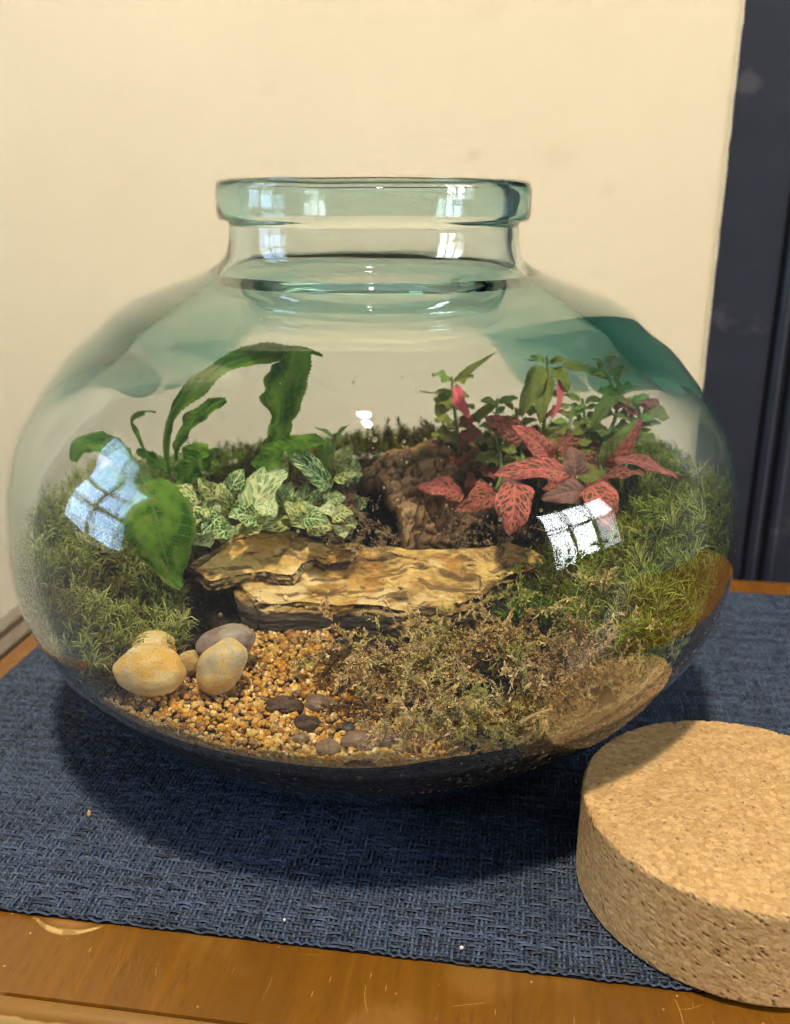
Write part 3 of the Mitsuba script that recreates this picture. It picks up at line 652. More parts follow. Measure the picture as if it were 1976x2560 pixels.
v, f, c = gravel()
put('gravel', (v, f), 'stone_bsdf', True, color=c)
tag('gravel', 'golden aquarium gravel spread across the front of the jar', 'gravel', kind='stuff')

KINDS = {'amber': ((.56, .40, .16), (.60, .33, .07), (.60, .48, .27)), 'buff': ((.54, .38, .16), (.56, .33, .09), (.44, .35, .22)), 'buff2': ((.5, .34, .13), (.52, .3, .1), (.5, .4, .22)),
         'plum': ((.24, .18, .14), (.21, .13, .10), (.30, .24, .19)), 'brown': ((.13, .07, .04), (.17, .09, .05), (.22, .14, .09)), 'brown2': ((.13, .075, .045), (.16, .09, .05), (.2, .13, .08)), 'bark': ((.055, .032, .02), (.10, .06, .04), (.14, .09, .065)), 'dark': ((.05, .045, .04), (.07, .06, .055), (.1, .09, .08)), 'plumc': ((.13, .065, .045), (.16, .08, .05), (.20, .12, .08))}


def boulder(c, axes, tilt, kind, seed, sub=5, lump=.10, rough=.012):
    b = trimesh.creation.icosphere(sub, 1.)
    p = b.vertices
    o = np.array([seed * 7.3, seed * 3.1, 2.])
    k = 1 + lump * 2 * (meshkit.noise(p * 1.1 + o, 1) - .5) + lump * (meshkit.noise(p * 2.3 + o, 2) - .5) + rough * 2 * (meshkit.fbm(p * 7 + o, 4, 3) - .5)
    v = p * k[:, None] * np.array(axes)
    t = math.radians(tilt)
    v = np.c_[v[:, 0] * math.cos(t) + v[:, 2] * math.sin(t), v[:, 1], -v[:, 0] * math.sin(t) + v[:, 2] * math.cos(t)] + np.array(c)
    A, B, D = (np.array(x) for x in KINDS[kind])
    m1 = sst(.42, .62, meshkit.fbm(p * 1.4 + o, 3, 5))[:, None]
    m2 = sst(.50, .66, meshkit.fbm(p * [2.2, 2.2, 1.2] + o + 9, 4, 6))[:, None]
    col = A * (1 - m1) + B * m1
    col = col * (1 - .7 * m2) + D * .7 * m2
    col = col * (.90 + .2 * meshkit.fbm(p * 16 + o, 3, 8))[:, None]
    sp = sst(.66, .72, meshkit.fbm(p * 30 + o, 3, 12))[:, None] * .55
    col = col * (1 - sp) + np.array([.10, .055, .03]) * sp
    vn = sst(.025, .008, np.abs(meshkit.fbm(p * 2.1 + o * 2, 4, 15) - .5))[:, None] * .35
    col = col * (1 - vn) + D * .75 * vn
    return (clamp_in(v), b.faces), np.clip(col, .005, .9)


scene['pebble_bsdf'] = {'type': 'twosided', 'b': {'type': 'principled', 'base_color': {'type': 'mesh_attribute', 'name': 'vertex_color'}, 'roughness': .5, 'specular': .4}}
M_PX = .163e-3
for i, (c, ax, tilt, kind, lab) in enumerate(PEB):
    key = numbered('pebble')
    mesh, col = boulder(c, np.array(ax) * M_PX, tilt, kind, i + 1, 6, .13)
    put(key, mesh, 'pebble_bsdf', True, color=col)
    tag(key, lab, 'pebble', 'smooth pebbles at the edge of the gravel')
CHIP_LAB = ['crumbly dark bark lump on the gravel nearest the pebbles', 'flat brown bark chip on the gravel in front of the slate', 'dark bark crumb between two larger chips on the gravel', 'reddish brown stone on the gravel beside the dry moss',
            'long dark bark chip at the front edge of the gravel', 'dull brown stone in the middle of the gravel', 'reddish stone half under the dry moss fringe', 'small reddish stone touching the long dark bark chip', 'small dark grey stone on the gravel', 'small brown stone at the front of the gravel']
for i, (c, w, kind) in enumerate(CHIP):
    bark_ = kind in ('bark', 'brown', 'dark')
    key = numbered('bark_chip' if kind in ('bark', 'brown') else 'stone')
    kk = 'plumc' if kind == 'plum' else kind
    q = np.array(c) * 1.0
    q[2] = soil_z(q[:2])[0] + .0028
    mesh, col = boulder(q, np.array((w, w * .8, w * (.42 if bark_ else .62))) * M_PX, RNG.uniform(-12, 12), kk, i + 20, 4, .22 if bark_ else .12, .16 if kind == 'bark' else .03)
    put(key, mesh, 'soil_lump' if kind == 'bark' else 'stone_bsdf', True, color=col)
    tag(key, CHIP_LAB[i], 'bark chip' if kind in ('bark', 'brown') else 'stone')
scene['soil_lump'] = {'type': 'twosided', 'b': {'type': 'diffuse', 'reflectance': {'type': 'mesh_attribute', 'name': 'vertex_color'}}}

# ------------------------------------------------------------------ slate
RK = np.array(ROCK)
cen = RK.mean(0)
coef = np.linalg.lstsq(np.c_[RK[:, :2], np.ones(len(RK))], RK[:, 2], rcond=None)[0]
RN = np.array([-coef[0], -coef[1], 1.])
RN /= np.linalg.norm(RN)                             # normal of the slate's bed
RX = np.cross([0, 1., 0], RN)
RX /= np.linalg.norm(RX)
RY = np.cross(RN, RX)
R0 = np.array([0, -.042, coef @ [0, -.042, 1]])


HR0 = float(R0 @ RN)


def bed(q):
    d = np.asarray(q) - R0
    return np.c_[d @ RX, d @ RY, d @ RN]


def jag(poly, amp, seed, step=.0011):
    """An outline with splintered edges."""
    g = Polygon(poly).buffer(0)
    L_ = g.exterior.length
    s = np.arange(0, L_, step)
    p = np.array([g.exterior.interpolate(t).coords[0] for t in s])
    c = np.array(g.centroid.coords[0])
    n = p - c
    n /= np.linalg.norm(n, axis=1)[:, None]
    h = amp * 2.2 * (meshkit.fbm(np.c_[p * 130, np.full(len(p), seed * 3.7)], 4, seed) - .5)
    out = Polygon(p + n * h[:, None]).buffer(0)
    return max(getattr(out, 'geoms', [out]), key=lambda q: q.area)


def lamina(poly, h0, h1, seed):
    m = trimesh.creation.extrude_polygon(poly, h1 - h0, engine='earcut')
    m = m.subdivide_to_size(.0024, max_iter=8)
    m.merge_vertices()
    p = m.vertices.copy()
    p[:, 2] += h0
    w = .0016 * (meshkit.fbm(np.c_[p[:, :2] * [40, 75], p[:, 2] * 0], 3, 12) - .5) + .0007 * (meshkit.fbm(np.c_[p[:, :2] * [160, 420], p[:, 2] * 160 + seed], 3, 5) - .5)
    p[:, 2] += w
    p[:, :2] += .0009 * (np.stack([meshkit.fbm(p * [300, 300, 900] + seed, 3, 3 + k) for k in range(2)], -1) - .5)
    m.vertices = R0 + p[:, :1] * RX + p[:, 1:2] * RY + p[:, 2:] * RN
    return m


def slate_colour(p, n, uv):
    x = p.x * RX[0] + p.y * RX[1] + p.z * RX[2]
    y = p.x * RY[0] + p.y * RY[1] + p.z * RY[2]
    h = p.x * RN[0] + p.y * RN[1] + p.z * RN[2]
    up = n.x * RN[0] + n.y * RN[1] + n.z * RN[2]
    warp = .012 * fbm(x * 60, y * 60, 3, 3)
    k = fbm(x * 60 + 8, (y + warp) * 130, h * 700, 5)
    k2 = fbm(x * 420, (y + warp) * 900, h * 1200, 4)
    c = mix((.32, .165, .040), (.70, .46, .145), smoothstep(.36, .64, .6 * k + .4 * k2))
    c = mix(c, (.78, .58, .28), smoothstep(.60, .75, fbm(x * 70 + 3, y * 150, 2, 4)) * .7)
    stain = smoothstep(.60, .66, fbm(x * 95, (y + warp) * 420, 9, 5))
    c = mix(c, (.10, .050, .018), stain * .8)
    rust = smoothstep(.55, .70, fbm(x * 60 + 20, y * 110, 14, 3))
    c = mix(c, (.50, .21, .03), rust * .5)
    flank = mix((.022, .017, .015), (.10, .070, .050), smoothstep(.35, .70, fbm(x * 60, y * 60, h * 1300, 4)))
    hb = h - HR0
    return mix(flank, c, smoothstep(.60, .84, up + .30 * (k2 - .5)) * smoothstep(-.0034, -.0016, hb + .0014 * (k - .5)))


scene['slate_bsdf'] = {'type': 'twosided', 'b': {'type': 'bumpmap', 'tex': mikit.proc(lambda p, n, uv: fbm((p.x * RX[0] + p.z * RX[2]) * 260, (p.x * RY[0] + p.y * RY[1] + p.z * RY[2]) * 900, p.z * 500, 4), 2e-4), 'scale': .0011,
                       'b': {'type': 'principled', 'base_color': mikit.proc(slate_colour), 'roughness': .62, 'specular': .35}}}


def slab(poly, thick, h_top, seed, fine=.0015, overhang=.75, terr=.0013):
    """A split slab: stepped top, broken layered flanks. overhang: how far its foot stands forward of a square-cut edge."""
    m = trimesh.creation.extrude_polygon(jag(poly, .0022, seed), thick, engine='earcut')
    m = m.subdivide_to_size(fine, max_iter=9)
    m.merge_vertices()
    p = m.vertices.copy()
    top, bot = p[:, 2] > thick - 1e-7, p[:, 2] < 1e-7
    e = np.hypot(*(p[:, :2] - np.array(Polygon(poly).centroid.coords[0])).T)
    q = 6.0 * meshkit.fbm(np.c_[p[:, :2] * [26, 62], p[:, 2] * 0 + seed], 4, seed + 2)
    st = np.floor(q) + sst(.0, .22, q - np.floor(q))
    dz = terr * (st - 3.0) + .0022 * (meshkit.fbm(np.c_[p[:, :2] * [30, 50], p[:, 2] * 0], 3, 5) - .5) + .0011 * (meshkit.fbm(np.c_[p[:, :2] * [160, 380], p[:, 2] * 0], 4, 6) - .5)
    hh = p[:, 2] / thick
    p[:, 2] += np.where(top, dz, dz * hh)
    p[:, 2] += np.where(bot, .002 * (meshkit.fbm(np.c_[p[:, :2] * 120, p[:, 2] * 0], 3, 9) - .5), 0)
    # flanks: each layer breaks back or stands proud by its own amount
    lay = (meshkit.noise(np.c_[p[:, :1] * 38, p[:, 1:2] * 38, (p[:, 2:] + dz[:, None] * .6) * 1050], seed + 11) - .5) * .0034 + (meshkit.fbm(np.c_[p[:, :2] * 260, p[:, 2:] * 700], 3, seed + 13) - .5) * .0026
    c0 = np.array(Polygon(poly).centroid.coords[0])
    d = p[:, :2] - c0
    d = d / np.maximum(np.hypot(d[:, 0], d[:, 1] * 2.2)[:, None], 1e-6) * [1, 1.6]
    p[:, :2] += d * lay[:, None] * (~top)[:, None]
    dep = thick - np.clip(p[:, 2], 0, thick)
    front = sst(.004, -.010, p[:, 1]) * sst(.070, .045, np.abs(p[:, 0]))
    p[:, 1] -= dep * (.25 + overhang * front)
    p[:, 2] += h_top - thick
    m.vertices = R0 + p[:, :1] * RX + p[:, 1:2] * RY + p[:, 2:] * RN
    return m


b2 = bed(RK)[:, :2]
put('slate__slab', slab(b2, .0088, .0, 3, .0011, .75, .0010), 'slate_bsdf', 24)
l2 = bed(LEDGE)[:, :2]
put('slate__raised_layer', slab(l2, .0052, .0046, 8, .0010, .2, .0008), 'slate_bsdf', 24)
# the splinter that props up the left end
bt = np.array(BUTT)
w_ = trimesh.Trimesh(np.vstack([bt, bt + [0, .012, .002]]), process=False).convex_hull.subdivide_to_size(.0016, max_iter=8)
w_.merge_vertices()
w_.vertices += .0016 * (np.stack([meshkit.fbm(w_.vertices * [420, 420, 260], 3, 40 + k) for k in range(3)], -1) - .5)
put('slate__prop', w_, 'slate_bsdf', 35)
tag('slate', 'slab of golden brown layered slate lying across the middle of the jar', 'rock')

# ------------------------------------------------------------------ cork bark


def bark():
    na, nl = 230, 190
    s, a = np.meshgrid(np.linspace(0, 1, nl), np.linspace(math.radians(-30), math.radians(205), na), indexing='ij')
    s = s * (1 + .10 * (meshkit.fbm(np.stack([a * 2.3, a * 0, a * 0], -1), 4, 4) - .5)) + .05 * (meshkit.fbm(np.stack([a * 6, a * 0 + 3, a * 0], -1), 3, 8) - .5)
    A0, A1 = np.array([-.0035, -.0165, .0880]), np.array([.0400, .0190, .0905])
    R = .0225 + .0040 * np.clip(s, 0, 2)
    ax = A0 + (A1 - A0) * s[..., None] + np.array([0, 0, .003]) * np.sin(s * 3.0)[..., None]
    X, Z = np.array([.63, -.776, .0]), np.array([-.04, -.05, 1.52])
    pt = np.stack([a * .028, s * .060, a * 0], -1).reshape(-1, 3)
    wp = .007 * (np.stack([meshkit.fbm(pt * 170 + 3, 4, k) for k in range(3)], -1) - .5)
    d, g, c = worley((pt + wp) * [1, 1, 0], 175, (.70, 1.25, 1.), 3)
    gap = np.clip(1 - g / .11, 0, 1)
    fib = meshkit.fbm(pt * [900, 95, 1], 4, 7)
    h = -.0015 * gap + .0015 * (c[:, 0] - .5) * (1 - gap) + .0014 * (fib - .5) + .0055 * (meshkit.fbm(pt * 65, 3, 9) - .5) + .0016 * (meshkit.fbm(pt * 420, 3, 19) - .5)
    R = R + h.reshape(R.shape) + .0024 * np.sin(a * 2 + 1)
    v = ax + R[..., None] * (np.cos(a)[..., None] * X + np.sin(a)[..., None] * Z)
    col = np.array([.17, .090, .042]) + (np.array([.56, .345, .18]) - np.array([.17, .090, .042])) * np.clip(.45 * c[:, 1] + .9 * (fib - .2) * .6, 0, 1)[:, None]
    col = col * (1 - .72 * gap[:, None])
    mo = sst(.50, .68, meshkit.fbm(pt * 90 + 5, 4, 33))[:, None] * sst(.9, 1.5, a.reshape(-1))[:, None] * .7
    col = col * (1 - mo) + np.array([.085, .085, .025]) * mo
    inner = ax + (R - .0035)[..., None] * (np.cos(a)[..., None] * X + np.sin(a)[..., None] * Z)
    n = nl * na
    V = np.vstack([v.reshape(-1, 3), inner.reshape(-1, 3)])
    C = np.vstack([col, np.tile([.05, .026, .014], (n, 1)) * (.7 + .6 * meshkit.fbm(inner.reshape(-1, 3) * 500, 3, 1))[:, None]])
    i, j = np.arange(nl - 1)[:, None] * na, np.arange(na - 1)[None]
    F = np.stack([i + j, i + j + 1, i + na + j + 1, i + na + j], -1).reshape(-1, 4)
    e = np.arange(na - 1)
    F = np.vstack([F, F[:, ::-1] + n, np.c_[e + 1, e, e + n, e + n + 1], np.c_[(nl - 1) * na + e, (nl - 1) * na + e + 1, (nl - 1) * na + e + 1 + n, (nl - 1) * na + e + n]])
    return (V, F), np.clip(C, .01, .8)


m, c = bark()
put('cork_bark', m, 'soil_lump', True, color=c)
tag('cork_bark', 'curved piece of scaly brown cork bark standing behind the slate', 'bark')
mesh, col = boulder(STUMP, (.0046, .005, .0052), 10, 'bark', 61, 5, .22, .12)
put('bark_lump', mesh, 'soil_lump', True, color=col)
tag('bark_lump', 'dark rounded knob of bark at the front end of the cork bark', 'bark')

# ------------------------------------------------------------------ leaves


def bez(pts, n):
    """A smooth curve through the points."""
    pts = np.asarray(pts, float)
    if len(pts) == 2:
        return pts[0] + (pts[1] - pts[0]) * np.linspace(0, 1, n)[:, None]
    d = np.r_[0, np.cumsum(np.linalg.norm(np.diff(pts, axis=0), axis=1))]
    t = np.linspace(0, d[-1], n)
    from scipy.interpolate import Akima1DInterpolator, CubicSpline
    return CubicSpline(d, pts)(t) if len(pts) < 4 else Akima1DInterpolator(d, pts)(t)


def blade(line, half, normal, uid, nw=9, fold=.18, wave=.0, freq=9, teeth=0., seed=0, curl=0., quilt=0., lat=6.5, ragged=0.):
    """A leaf along a centre line. half: half width at each point of the line; uv: across (plus a whole number of its own), along."""
    n = len(line)
    tn_ = np.gradient(line, axis=0)
    tn_ /= np.linalg.norm(tn_, axis=1)[:, None] + 1e-12
    N0 = np.asarray(normal, float)
    side = np.cross(tn_, N0)
    ln = np.linalg.norm(side, axis=1)
    side = side / np.maximum(ln, 1e-6)[:, None]
    for k in range(1, n):
        if ln[k] < .15 or side[k] @ side[k - 1] < 0:
            s = side[k - 1] - tn_[k] * (tn_[k] @ side[k - 1])
            side[k] = s / np.linalg.norm(s)
    nn = np.cross(side, tn_)
    r = np.random.default_rng(1000 + uid * 13 + seed)
    ph = r.uniform(0, 6, 4)
    u = np.linspace(-1, 1, nw)
    t = np.linspace(0, 1, n)
    V, UV = [], []
    for x in u:
        tooth = 1 - teeth * (abs(x) > .99) * (np.abs(((t * freq * 2.2 + ph[3] + .23 * (x > 0)) % 1) - .5) * 2)
        w = half * (1 + .10 * np.sin(t * freq * .7 + ph[0] + (2 if x > 0 else 0)) + ragged * 2 * abs(x) ** 3 * (meshkit.fbm(np.c_[t * 11, np.full(n, uid * 3.3 + (5 if x > 0 else 0)), t * 0], 3, 6) - .5)) * tooth
        lift = fold * np.abs(x) ** 1.4 * half + wave * abs(x) ** 2 * np.sin(t * freq + ph[1] + (1.7 if x > 0 else 0)) - curl * x * x * half + quilt * half * np.abs(np.sin(np.pi * lat * (t - .34 * abs(x)))) * min(1., abs(x) * 4) * (1 - abs(x) ** 6) + quilt * .6 * half * (meshkit.fbm(np.c_[np.full(n, x * 3 + uid * 9), t * 9, t * 0], 3, 2) - .5)
        V.append(line + side * (x * w)[:, None] + nn * lift[:, None])
        UV.append(np.c_[np.full(n, uid + .5 + .49 * x), t])
    V, UV = np.array(V), np.array(UV)
    i, j = np.arange(nw - 1)[:, None] * n, np.arange(n - 1)[None]
    F = np.stack([i + j, i + n + j, i + n + j + 1, i + j + 1], -1).reshape(-1, 4)
    return (clamp_in(V.reshape(-1, 3)), F), UV.reshape(-1, 2)


def ovate(n, a=.62, b=1.0):
    t = np.linspace(0, 1, n)
    return np.clip(np.sin(np.pi * np.clip(t, 0, 1) ** a) ** b, .04, 1) * (1 - .12 * t)


def frac(x):
    return x - dr.floor(x)


def vein_net(net, islands, rib, u_scale, t_scale, width):
    def fn(p, n, uv):
        uid = dr.floor(uv.x)
        x, t = (frac(uv.x) - .5) * 2, uv.y
        ax = dr.abs(x)
        r = cell_rand(uid, 3, 1)
        d, e, c = voronoi(x * u_scale + uid * 7.3 + .35 * noise(x * 5 + uid, t * 9), (t - ax * .30) * t_scale + uid * 3.1)
        g = e - d
        lat = frac((t - ax * .34) * 6.5 + r)
        lat = dr.minimum(lat, 1 - lat)
        isl = smoothstep(width, width + .16, g) * smoothstep(.05, .11, lat)
        isl *= smoothstep(.03, .09, ax)
        k = noise(x * 3 + uid * 5, t * 4 + uid)
        col = mix(mix(net[0], net[1], k), mix(islands[0], islands[1], noise(x * 6 + uid, t * 8)), isl)
        col = mix(col, rib, smoothstep(.055, .02, ax) * .7)
        return col
    return fn


def leaf_bsdf(fn, rough=.42, trans=.5, spec=.4):
    c = mikit.proc(fn) if callable(fn) else rgb(*fn)
    return {'type': 'principledthin', 'base_color': c, 'roughness': rough, 'diff_trans': trans, 'eta': 1.4}


def fern_colour(p, n, uv):
    uid, x, t = dr.floor(uv.x), (frac(uv.x) - .5) * 2, uv.y
    ax = dr.abs(x)
    k = fbm(x * 2.5 + uid * 3, t * 7 + uid, 0, 3)
    c = mix((.034, .100, .013), (.150, .275, .034), smoothstep(.25, .75, k))
    lat = frac(t * 13 - ax * 1.6)
    c = mix(c, (.17, .30, .06), smoothstep(.12, .02, dr.minimum(lat, 1 - lat) + .05 * noise(x * 9, t * 40, uid)) * .5)
    net = voronoi(x * 9 + uid, t * 34)
    c = mix(c, (.15, .28, .05), smoothstep(.16, .02, net[1] - net[0]) * .35)
    c = mix(c, (.20, .27, .05), smoothstep(.80, .99, ax) * .5)
    c = mix(c, (.13, .25, .05), smoothstep(.06, .015, ax) * .6)
    c = mix(c, (.26, .26, .05), smoothstep(.60, .80, fbm(x * 5 + uid, t * 14, 3, 4)) * .6)
    return c


scene['leaf_fern'] = leaf_bsdf(fern_colour, .28, .7)
scene['leaf_cream'] = leaf_bsdf(vein_net(((0.65, 0.62, 0.28), (0.55, 0.56, 0.21)), ((.16, .24, .07), (.10, .17, .05)), (.70, .70, .50), 2.3, 6.5, .16), .5, .5)
scene['leaf_net'] = leaf_bsdf(vein_net(((0.61, 0.66, 0.34), (0.47, 0.58, 0.25)), ((.045, .115, .030), (.075, .165, .045)), (.64, .72, .52), 2.1, 6.0, .06), .5, .5)
scene['leaf_pale'] = leaf_bsdf(vein_net(((0.76, 0.74, 0.41), (0.65, 0.68, 0.34)), ((.24, .36, .16), (.34, .45, .22)), (.78, .80, .62), 2.6, 7.5, .12), .5, .5)
scene['leaf_green'] = leaf_bsdf((.22, .33, .08), .5, .6)
scene['leaf_red'] = leaf_bsdf(vein_net(((.66, .19, .155), (.58, .135, .125)), ((.13, .105, .045), (.18, .095, .055)), (.64, .22, .17), 3.2, 10.5, .20), .46, .5)
scene['leaf_darkred'] = leaf_bsdf(vein_net(((.44, .115, .09), (.48, .15, .11)), ((.080, .060, .030), (.06, .055, .025)), (.32, .11, .08), 2.4, 6.5, .14), .5, .45)
scene['leaf_mauve'] = leaf_bsdf(vein_net(((.36, .155, .145), (.30, .125, .105)), ((.17, .13, .085), (.20, .14, .10)), (.42, .20, .18), 2.4, 6.5, .12), .5, .45)
scene['leaf_pink'] = leaf_bsdf((.85, .18, .19), .5, .6)


def olive(p, n, uv):
    uid, x, t = dr.floor(uv.x), (frac(uv.x) - .5) * 2, uv.y
    lat = frac(t * 8 - dr.abs(x) * 2.2)
    c = mix((.18, .20, .045), (.31, .32, .09), fbm(x * 3 + uid, t * 6, 1, 3))
    return mix(c, (.20, .22, .08), smoothstep(.14, .03, dr.minimum(lat, 1 - lat)) * .5 + smoothstep(.10, .03, dr.abs(x)) * .4)


def half_red(p, n, uv):
    x = (frac(uv.x) - .5) * 2
    return mix(olive(p, n, uv), vein_net(((.56, .14, .10), (.50, .10, .08)), ((.20, .07, .04), (.26, .08, .05)), (.6, .2, .15), 2.6, 7.5, .15)(p, n, uv), smoothstep(-.25, .05, x))


scene['leaf_olive'] = leaf_bsdf(olive, .55, .6)
scene['leaf_halfred'] = leaf_bsdf(half_red, .5, .5)
scene['stem_bsdf'] = {'type': 'twosided', 'b': {'type': 'principled', 'base_color': rgb(.20, .26, .085), 'roughness': .55}}
scene['stem_brown'] = {'type': 'twosided', 'b': {'type': 'principled', 'base_color': rgb(.085, .070, .030), 'roughness': .6}}


def tube(line, r0, r1, k=7):
    n = len(line)
    t = np.gradient(line, axis=0)
    t /= np.linalg.norm(t, axis=1)[:, None]
    a = np.cross(t, [.31, .9, .27])
    a /= np.linalg.norm(a, axis=1)[:, None]
    b = np.cross(t, a)
    th = np.linspace(0, 2 * np.pi, k, endpoint=False)
    r = np.linspace(r0, r1, n)[:, None, None]
    v = line[:, None] + r * (np.cos(th)[None, :, None] * a[:, None] + np.sin(th)[None, :, None] * b[:, None])
    i, j = np.arange(n - 1)[:, None] * k, np.arange(k)[None]
    jn = (j + 1) % k
    return v.reshape(-1, 3), np.stack([i + j, i + jn, i + k + jn, i + k + j], -1).reshape(-1, 4)


PX = .160e-3
UID = 1
for i, (kind, pts, hw) in enumerate(FERN):
    key = 'fern__frond' + (f'_{i:03d}' if i else '')
    n = 84
    line = bez(pts, n)
    half = np.maximum(PchipInterpolator(np.linspace(0, 1, len(hw)), hw)(np.linspace(0, 1, n)), .8) * PX * 1.18
    big = i == 8
    mesh, uv = blade(line, half, (.1, -.85, .5) if not big else (-.05, -.9, .42), UID, 13, .12 if big else .2, .0019 if not big else .0016, 19 if not big else 8, .14 if not big else .06, curl=.12, quilt=.09 if not big else .05, lat=12 if not big else 7, ragged=.42 if not big else .16)
    put(key, mesh, 'leaf_fern', True, uv=uv)
    UID += 1
for i, (a, b) in enumerate(((0, (-.066, -.012, .085)), (2, (-.040, -.02, .088)), (8, (-.073, -.03, .088)), (5, (-.070, -.015, .085)))):
    p0, p1 = np.array(FERN[a][1][0]), np.array(b)
    put('fern__stalk' + (f'_{i:03d}' if i else ''), tube(bez([p1, (p0 + p1) / 2 + [.002, -.002, .003], p0], 14), .0008, .0006), 'stem_brown', True)
tag('fern', 'green fern with broad wavy strap fronds at the side with the pebbles', 'fern')
tag('fern__frond_008', 'broad drooping frond hanging down in front of the others')


def broad(key, spec, k0):
    global UID
    for i, (b, t, nm, hw, kind) in enumerate(spec):
        b, t = np.array(b), np.array(t)
        d = np.linalg.norm(t - b)
        nm = np.array(nm, float)
        thin_ = hw < 12
        sag = .14 * d * (1 if not thin_ else .5)
        nrm_ = nm - (t - b) * (nm @ (t - b)) / d ** 2
        nrm_ /= np.linalg.norm(nrm_)
        line = bez([b, b * .52 + t * .48 + nrm_ * sag, t], 44)
        half = ovate(44, .60 if kind in ('red', 'mauve', 'darkred', 'halfred') else .72, .62 if not thin_ else .9) * hw * PX * (1.28 if hw > 14 else 1.1)
        mesh, uv = blade(line, half, nm, UID, 15, .24, .0011 if hw > 14 else .0002, 11, .06, curl=.12, quilt=.17, ragged=.12)
        put(f'{key}__leaf' + (f'_{i:03d}' if i else ''), mesh, 'leaf_' + kind, True, uv=uv)
        UID += 1


wr_ = np.random.default_rng(27)
BUSH = []
for _ in range(34):
    c_ = np.array([wr_.uniform(-.077, -.006), wr_.uniform(-.050, -.022), 0])
    c_[2] = .098 + .010 * wr_.random() + .006 * math.exp(-((c_[0] + .03) / .02) ** 2)
    if c_[0] < -.055:
        c_[1] -= .006
    a_ = wr_.uniform(0, 2 * np.pi)
    d_ = np.array([math.cos(a_), math.sin(a_) * .6 - .45, wr_.uniform(-.1, .55)])
    d_ /= np.linalg.norm(d_)
    L_ = wr_.uniform(.008, .0135)
    BUSH.append((tuple(c_), tuple(c_ + d_ * L_), (d_[0] * -.4, -.6, .75), L_ / PX * .33, str(wr_.choice(['cream', 'cream', 'net', 'pale'] if c_[0] < -.045 else ['net', 'net', 'cream', 'pale']))))
broad('white_veined_plant', WHITE + BUSH, 0)
for i, s_ in enumerate(WSTEM):
    put('white_veined_plant__stem' + (f'_{i:03d}' if i else ''), tube(bez(s_, 20), .0011, .0006), 'stem_bsdf', True)
tag('white_veined_plant', 'low plant with crinkled green leaves netted with white veins behind the slate', 'plant')
rr_ = np.random.default_rng(17)
PAIRS = []
for s_i, s_ in enumerate(RSTEM):
    ln_ = bez(s_, 40)
    for k_, q_ in enumerate((.16, .30, .44, .58, .72, .86, .97)):
        if s_i in (4, 5) and k_ % 2 or s_i > 5 and k_ < 2:
            continue
        p_ = ln_[int(q_ * 39)]
        a_ = rr_.uniform(0, np.pi) if k_ % 2 else rr_.uniform(-.5, .5)
        size = (.0140 - .0062 * q_) * rr_.uniform(.8, 1.2)
        for sg in (-1, 1):
            d_ = np.array([sg * math.cos(a_), sg * math.sin(a_) * .8 - .25, .55 * q_ - .18 + rr_.normal(0, .15)])
            d_ /= np.linalg.norm(d_)
            kind = rr_.choice(['red', 'darkred', 'mauve'] if q_ < .35 else (['darkred', 'olive', 'olive', 'red'] if q_ < .6 else ['olive', 'olive', 'green']))
            PAIRS.append((tuple(p_ + d_ * .0012), tuple(p_ + d_ * size), (d_[0] * -.3, -.55, .8), size / PX * (.30 if q_ < .5 else .24), kind))
broad('red_veined_plant', RED + PAIRS, 0)
for i, s_ in enumerate(RSTEM):
    put('red_veined_plant__stem' + (f'_{i:03d}' if i else ''), tube(bez(s_, 24), .0010, .0006), 'stem_bsdf', True)
tag('red_veined_plant', 'leggy plant with pink red netted leaves and olive top leaves beside the cork bark', 'plant')

# ------------------------------------------------------------------ moss


def needles(base, d, length, width, bend, col, seed=0, tipcol=1.25):
    """Many small pointed leaves: two bent segments each."""
    r = np.random.default_rng(seed)
    n = len(base)
    d = d / (np.linalg.norm(d, axis=1)[:, None] + 1e-12)
    s = np.cross(d, r.normal(size=(n, 3)))
    s /= np.linalg.norm(s, axis=1)[:, None] + 1e-12
    q = np.cross(s, d)
    L_, w = np.asarray(length)[:, None], np.asarray(width)[:, None] / 2
    mid = base + d * L_ * .55
    tip = base + d * L_ * .95 + bend * L_
    V = np.stack([base - s * w, base + s * w, mid - s * w * .8 + q * w * .3, mid + s * w * .8 + q * w * .3, tip], 1).reshape(-1, 3)
    o = (np.arange(n) * 5)[:, None]
    F = np.stack([o + [[0, 1, 3]], o + [[0, 3, 2]], o + [[2, 3, 4]]], 1).reshape(-1, 3)
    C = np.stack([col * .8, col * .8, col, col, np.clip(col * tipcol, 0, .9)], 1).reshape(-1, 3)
    return V, F, C


def join(parts):
    V, F, C, o = [], [], [], 0
    for v, f, c in parts:
        V.append(v)
        F.append(f + o)
        C.append(c)
        o += len(v)
    return np.vstack(V), np.vstack(F), np.clip(np.vstack(C), .003, .9)


